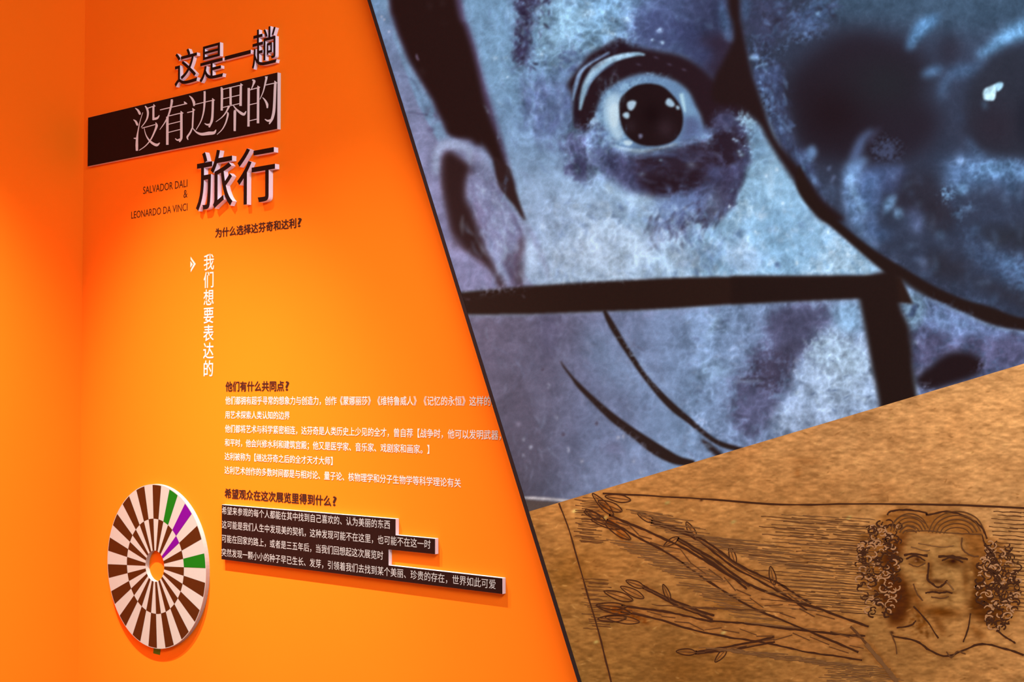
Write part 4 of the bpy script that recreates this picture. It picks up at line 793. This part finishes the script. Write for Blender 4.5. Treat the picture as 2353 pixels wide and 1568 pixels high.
# latin names, thin dark strokes
for t_, L, R, top, bot, lab in (('SALVADOR DALI', (329.2, 438), (430.6, 418), 429, 446, 'upper thin dark capital line left of the lowest raised characters'),
                           ('&', (422, 446), (431, 446), 436.9, 454.8, 'small dark ampersand between two thin capital lines'),
                           ('LEONARDO DA VINCI', (302, 494), (431, 472), 486.2, 502.6, 'lower thin dark capital line under the ampersand')):
    me = text_mesh(t_, 0)
    x0 = wp(*L)[0]; x1 = wp(*R)[0]; zt = wp(L[0]+3, top)[1]; zb = wp(L[0]+3, bot)[1]
    tag(place('name_line', me, x0, x1, zb, zt, -p, INK), lab, 'lettering')

# ------------------------------------------------------------------ raised foam characters
FT = .0145
def solid_letter(ch, name, X0, X1, Z0, Z1, th, label):
    """X.. given on the front plane in metres; foam body with dark printed face"""
    me = text_mesh(ch, .004, 0, 5); lo, hi, a = bounds(me)
    V2 = [(X0+(v[0]-lo[0])/(hi[0]-lo[0])*(X1-X0), Z0+(v[1]-lo[1])/(hi[1]-lo[1])*(Z1-Z0)) for v in a]
    root = Vector(((X0+X1)/2, 0, Z0))
    bm = bmesh.new(); vs_ = [bm.verts.new((x, -th, z)) for x, z in V2]
    for q in me.polygons:
        try: bm.faces.new([vs_[j] for j in q.vertices])
        except ValueError: pass
    bmesh.ops.remove_doubles(bm, verts=bm.verts, dist=1e-5); bmesh.ops.recalc_face_normals(bm, faces=bm.faces)
    for f in bm.faces:
        if f.normal.y > 0: f.normal_flip()
    facem = bpy.data.meshes.new('printed_face'); bm2 = bm.copy()
    for v in bm2.verts: v.co.y -= .0004; v.co -= root
    bm2.to_mesh(facem); bm2.free(); facem.materials.append(BLACKP)
    r = bmesh.ops.extrude_face_region(bm, geom=bm.faces[:])
    for e in r['geom']:
        if isinstance(e, bmesh.types.BMVert): e.co.y = -.0002
    bmesh.ops.recalc_face_normals(bm, faces=bm.faces)
    for v in bm.verts: v.co -= root
    bme = bpy.data.meshes.new('raised_character'); bm.to_mesh(bme); bm.free(); bme.materials.append(WHITEL)
    o = bpy.data.objects.new('raised_character', bme); C.objects.link(o); o.location = root
    f = bpy.data.objects.new('printed_face', facem); C.objects.link(f); f.parent = o; f['label'] = 'near-black printed face'
    tag(o, label, 'foam letter'); bpy.data.meshes.remove(me); return o
q1 = lambda x, y: (180+x/4.238, 30+y/4.238)
q2 = lambda x, y: (280+x/5.227, 320+y/5.227)
def L3(ch, th, l, r, t, b, label):
    X0 = wp(*l, th)[0]; X1 = wp(*r, th)[0]; Z1 = wp(*t, th)[1]; Z0 = wp(*b, th)[1]
    solid_letter(ch, 'x', X0, X1, Z0, Z1, th, label)
L3('这', FT, q1(939, 525), q1(1160, 400), q1(1072, 345), q1(944, 722), 'first raised black character of the top line')
L3('是', FT, q1(1182, 520), q1(1412, 465), q1(1375, 285), q1(1188, 680), 'second raised black character of the top line, boxy upper half')
L3('一', FT, q1(1427, 430), q1(1680, 370), q1(1680, 357), q1(1427, 460), 'raised black single horizontal stroke in the top line')
L3('趟', FT, q1(1692, 330), q1(1932, 470), q1(1868, 128), q1(1698, 548), 'rightmost and densest raised black character of the top line')
L3('旅', FT*1.3, q2(890, 835), q2(1333, 210), q2(985, 158), q2(905, 866), 'large raised black character left of the pair below the black banner')
L3('行', FT*1.3, q2(1384, 520), q2(1840, 310), q2(1820, 50), q2(1455, 790), 'large raised black character right of the pair below the black banner')

# ------------------------------------------------------------------ black banner with serif characters
BT = .0145
def W2(L, th): return [wp(x, y, th) for x, y in L]
bx0 = wp(*q1(93, 1250), BT)[0]; bx1 = wp(*q1(1939, 850), BT)[0]; bz1 = wp(*q1(93, 1020), BT)[1]; bz0 = wp(*q1(88, 1495), BT)[1]
banner = prism('title_banner', [(bx0, bz0), (bx1, bz0), (bx1, bz1), (bx0, bz1)], -.0002, -BT, WHITEF)
tag(banner, 'long black foam banner carrying five white serif characters', 'sign')
prism('printed_face', [(bx0+.0002, bz0+.0002), (bx1-.0002, bz0+.0002), (bx1-.0002, bz1-.0002), (bx0+.0002, bz1-.0002)], -BT, -(BT+.0004), BLACKP, banner)['label'] = 'black printed face'
def ribbon(L):
    P = [np.array(q1(a_[0], a_[1])) for a_ in L]; w = [a_[2]/4.238 for a_ in L]; n = len(P)
    pts = []
    for i in range(n-1):
        p0 = P[max(i-1, 0)]; p1 = P[i]; p2 = P[i+1]; p3 = P[min(i+2, n-1)]
        for k in range(5 if n > 2 else 1):
            t = k/5
            pts.append((.5*((2*p1)+(-p0+p2)*t+(2*p0-5*p1+4*p2-p3)*t*t+(-p0+3*p1-3*p2+p3)*t**3), w[i]+(w[i+1]-w[i])*t))
    pts.append((P[-1], w[-1])); out = []
    m = len(pts)
    side = [[], []]
    for i, (c, ww) in enumerate(pts):
        d = pts[min(i+1, m-1)][0]-pts[max(i-1, 0)][0]; d = d/(np.linalg.norm(d)+1e-9); nn = np.array((-d[1], d[0]))*ww/2
        side[0].append(c+nn); side[1].append(c-nn)
    return [[side[0][i], side[0][i+1], side[1][i+1], side[1][i]] for i in range(m-1)]
SER = {
 '没': [[(553, 926, 4), (578, 945, 18), (596, 975, 24), (600, 991, 12)], [(536, 1038, 4), (558, 1055, 18), (572, 1082, 22), (575, 1097, 10)],
  [(628, 968, 5), (600, 1060, 7), (580, 1160, 12), (572, 1225, 22), (570, 1290, 26), (571, 1342, 22)], [(540, 1220, 8), (562, 1222, 14)],
  [(650, 905, 8), (668, 930, 20), (678, 970, 20), (672, 1020, 16), (650, 1065, 10), (613, 1113, 6)], [(665, 932, 9), (740, 905, 9)],
  [(734, 888, 4), (742, 912, 24)], [(732, 905, 20), (732, 1042, 20)], [(724, 1034, 22), (765, 1026, 22), (782, 1010, 14), (789, 995, 6)], [(620, 1122, 8), (752, 1086, 8)],
  [(753, 1066, 4), (764, 1098, 24), (742, 1160, 16), (705, 1235, 12), (655, 1295, 9), (594, 1338, 6)], [(643, 1122, 5), (655, 1175, 8), (680, 1225, 14), (720, 1266, 22), (765, 1286, 28), (795, 1264, 5)]],
 '有': [[(795, 944, 9), (1050, 884, 9)], [(1030, 862, 5), (1042, 878, 22), (1060, 884, 6)], [(902, 842, 5), (914, 852, 30)], [(912, 850, 24), (905, 900, 20), (880, 990, 15), (840, 1070, 10), (793, 1137, 5)],
  [(868, 1010, 24), (867, 1284, 24)], [(870, 1006, 9), (1005, 973, 9)], [(998, 955, 4), (1012, 982, 32)], [(1004, 975, 24), (1004, 1190, 24), (1000, 1228, 22), (985, 1256, 12)], [(944, 1222, 6), (965, 1238, 14), (990, 1232, 22)],
  [(875, 1085, 8), (1000, 1054, 8)], [(875, 1164, 8), (1000, 1133, 8)]],
 '边': [[(1080, 806, 4), (1105, 830, 18), (1125, 870, 26), (1126, 906, 14)], [(1060, 970, 9), (1118, 957, 9)], [(1112, 926, 5), (1126, 952, 30)], [(1120, 950, 16), (1115, 1050, 16), (1112, 1118, 14)], [(1112, 1115, 12), (1090, 1165, 16), (1062, 1208, 18), (1070, 1236, 6)],
  [(1112, 1118, 6), (1150, 1160, 14), (1200, 1180, 26), (1270, 1172, 34), (1322, 1166, 28), (1342, 1136, 5)], [(1130, 892, 8), (1310, 850, 8)], [(1306, 830, 4), (1318, 856, 32)], [(1312, 850, 22), (1308, 980, 22), (1300, 1050, 24), (1274, 1113, 16)],
  [(1230, 1075, 6), (1256, 1088, 16), (1285, 1085, 22)], [(1220, 765, 4), (1236, 772, 28)], [(1232, 768, 20), (1230, 880, 20), (1220, 970, 14), (1195, 1055, 10), (1148, 1138, 6)]],
 '界': [[(1385, 735, 6), (1398, 748, 24), (1396, 950, 22)], [(1400, 745, 8), (1590, 700, 8)], [(1580, 685, 5), (1592, 708, 30)], [(1583, 702, 22), (1580, 905, 24)], [(1482, 722, 22), (1484, 895, 22)], [(1400, 838, 8), (1580, 797, 8)], [(1400, 922, 8), (1580, 880, 8)],
  [(1470, 905, 20), (1440, 965, 14), (1400, 1015, 9), (1340, 1060, 5)], [(1508, 898, 5), (1540, 938, 16), (1585, 975, 26), (1615, 986, 26), (1635, 956, 5)], [(1450, 968, 8), (1458, 985, 18), (1440, 1060, 14), (1405, 1130, 10), (1352, 1184, 5)], [(1528, 948, 6), (1526, 965, 26), (1524, 1150, 22)]],
 '的': [[(1692, 650, 6), (1712, 664, 28), (1702, 700, 14), (1685, 742, 8)], [(1660, 730, 24), (1657, 1106, 22)], [(1660, 752, 9), (1755, 726, 9)], [(1745, 708, 5), (1760, 732, 30)], [(1752, 726, 24), (1750, 1074, 24)], [(1660, 896, 8), (1745, 876, 8)], [(1660, 1052, 8), (1745, 1032, 8)],
  [(1818, 620, 5), (1840, 632, 32)], [(1834, 630, 22), (1818, 700, 15), (1800, 770, 10), (1769, 842, 5)], [(1818, 703, 9), (1925, 680, 9)], [(1912, 660, 5), (1926, 688, 32)], [(1920, 682, 24), (1916, 760, 26), (1912, 860, 26), (1905, 960, 28), (1888, 1030, 26), (1860, 1082, 10)], [(1818, 1034, 6), (1845, 1050, 18), (1878, 1046, 28)],
  [(1795, 822, 5), (1820, 850, 16), (1840, 890, 24), (1842, 927, 12)]]}
for ch, st in SER.items():
    polys = [q+[i_*.00006] for i_, s_ in enumerate(st) for q in ribbon(s_)]
    poly2('serif_character', polys, BT+.0008, WHITEF, banner)

# ------------------------------------------------------------------ stepped black board with four lines
q5 = lambda x, y: (490+x/6.533, 1110+y/6.533)
q6 = lambda x, y: (820+x/5.808, 1150+y/5.808)
SX = lambda pt: wp(*pt, BT)[0]; SZ = lambda pt: wp(*pt, BT)[1]
x_l = SX(q5(127, 700)); x_1 = SX(q6(518, 350)); x_2 = SX(q6(1045, 610)); x_3 = SX(q6(424, 760)); x_4 = SX(q6(1943, 1150))
z_t = (SZ(q5(131, 328))+SZ(q6(518, 252)))/2; z_1 = SZ(q6(783, 490)); z_2 = SZ(q6(740, 690)); z_3 = SZ(q6(1180, 955)); z_b = (SZ(q5(122, 1145))+SZ(q6(1941, 1257)))/2
def stp(e): return [(x_l+e, z_b+e), (x_4-e, z_b+e), (x_4-e, z_3-e), (x_3-e, z_3-e), (x_3-e, z_2+e), (x_2-e, z_2+e), (x_2-e, z_1-e), (x_1-e, z_1-e), (x_1-e, z_t-e), (x_l+e, z_t-e)]
board = prism('text_board', stp(0), -.0002, -BT, WHITEF)
tag(board, 'stepped black foam board with four lines of small white text', 'sign')
prism('printed_face', stp(.0002), -BT, -(BT+.0004), BLACKP, board)['label'] = 'brown-black printed face'
for t_, L, R, top, bot in (
 ('希望来参观的每个人都能在其中找到自己喜欢的、认为美丽的东西', (510.2, 1174), (896.3, 1208), 1165.4, 1182.5),
 ('这可能是我们人生中发现美的契机，这种发现可能不在这里，也可能不在这一时', (510.2, 1206), (989.6, 1253), 1197.5, 1214.7),
 ('可能在回家的路上，或者是三五年后，当我们回想起这次展览时', (509.9, 1238), (880.6, 1278), 1229.6, 1246.8),
 ('突然发现一颗小小的种子早已生长、发芽，引领着我们去找到某个美丽、珍贵的存在，世界如此可爱', (509.4, 1270), (1138.9, 1344), 1261.6, 1278.8)):
    line('text_line', t_, L, R, (top, bot), BT+.0004, WHITET, .0004, 0, board)

# ------------------------------------------------------------------ round board with spoke pattern
DT = .0165; F_ = (D-DT)/D
dcx, dcz, dr, dri, ph = -1.39610542*D*F_, EYE-.22000371*D*F_, .10321241*D*F_, .06021374*D*F_, 1.62807924
dh = dr*128/670
NS_ = 144
ro = Vector((dcx, 0, dcz))
def ring(r, y): return [(dcx+r*math.cos(2*math.pi*i/NS_), y, dcz+r*math.sin(2*math.pi*i/NS_)) for i in range(NS_)]
V = ring(dr*1.008, -DT)+ring(dr*1.008, -.0002)+ring(dh, -DT)+ring(dh, -.0002); F = []
n = NS_
for i in range(n):
    j = (i+1) % n
    F += [(i, n+i, n+j, j), (2*n+i, 2*n+j, 3*n+j, 3*n+i), (i, j, 2*n+j, 2*n+i), (n+i, 3*n+i, 3*n+j, n+j)]
disc = mesh_obj('spoke_disc', V, F, DISCW, loc=ro)
tag(disc, 'white foam disc with brown, green and purple spokes and round hole', 'disc')
def sector(r0, r1, k, m, nm):
    V = []; F = []; y = -(DT+.0004); st = 4
    for i in range(st+1):
        a = ph-(k+i/st)*math.pi/18
        V += [(dcx+r0*math.cos(a), y, dcz+r0*math.sin(a)), (dcx+r1*math.cos(a), y, dcz+r1*math.sin(a))]
    for i in range(st): F.append((2*i, 2*i+2, 2*i+3, 2*i+1))
    return mesh_obj(nm, V, F, m, disc)
for k in range(0, 36, 2):
    m = {2: GREEN, 4: PURPLE, 8: GREEN}.get(k, BROWN)
    o = sector(dri, dr*.999, k, m, 'outer_spoke')
    if m is GREEN: o['label'] = 'green outer spoke'
    if m is PURPLE: o['label'] = 'purple outer spoke'
for k in range(1, 36, 2):
    o = sector(dh+.0004, dri, k, PURPLE if k == 5 else BROWN, 'inner_spoke')
    if k == 5: o['label'] = 'purple inner spoke'
q7 = lambda x, y: (220+x/3.563, 1090+y/3.563)
tp = [wp(*q7(*a_)) for a_ in ((472, 1468), (526, 1481), (533, 1424), (476, 1410))]
tape = prism('tape_piece', tp, -.0001, -.0006, TAPEG)
tag(tape, 'small green tape patch on the wall under the disc', 'tape')
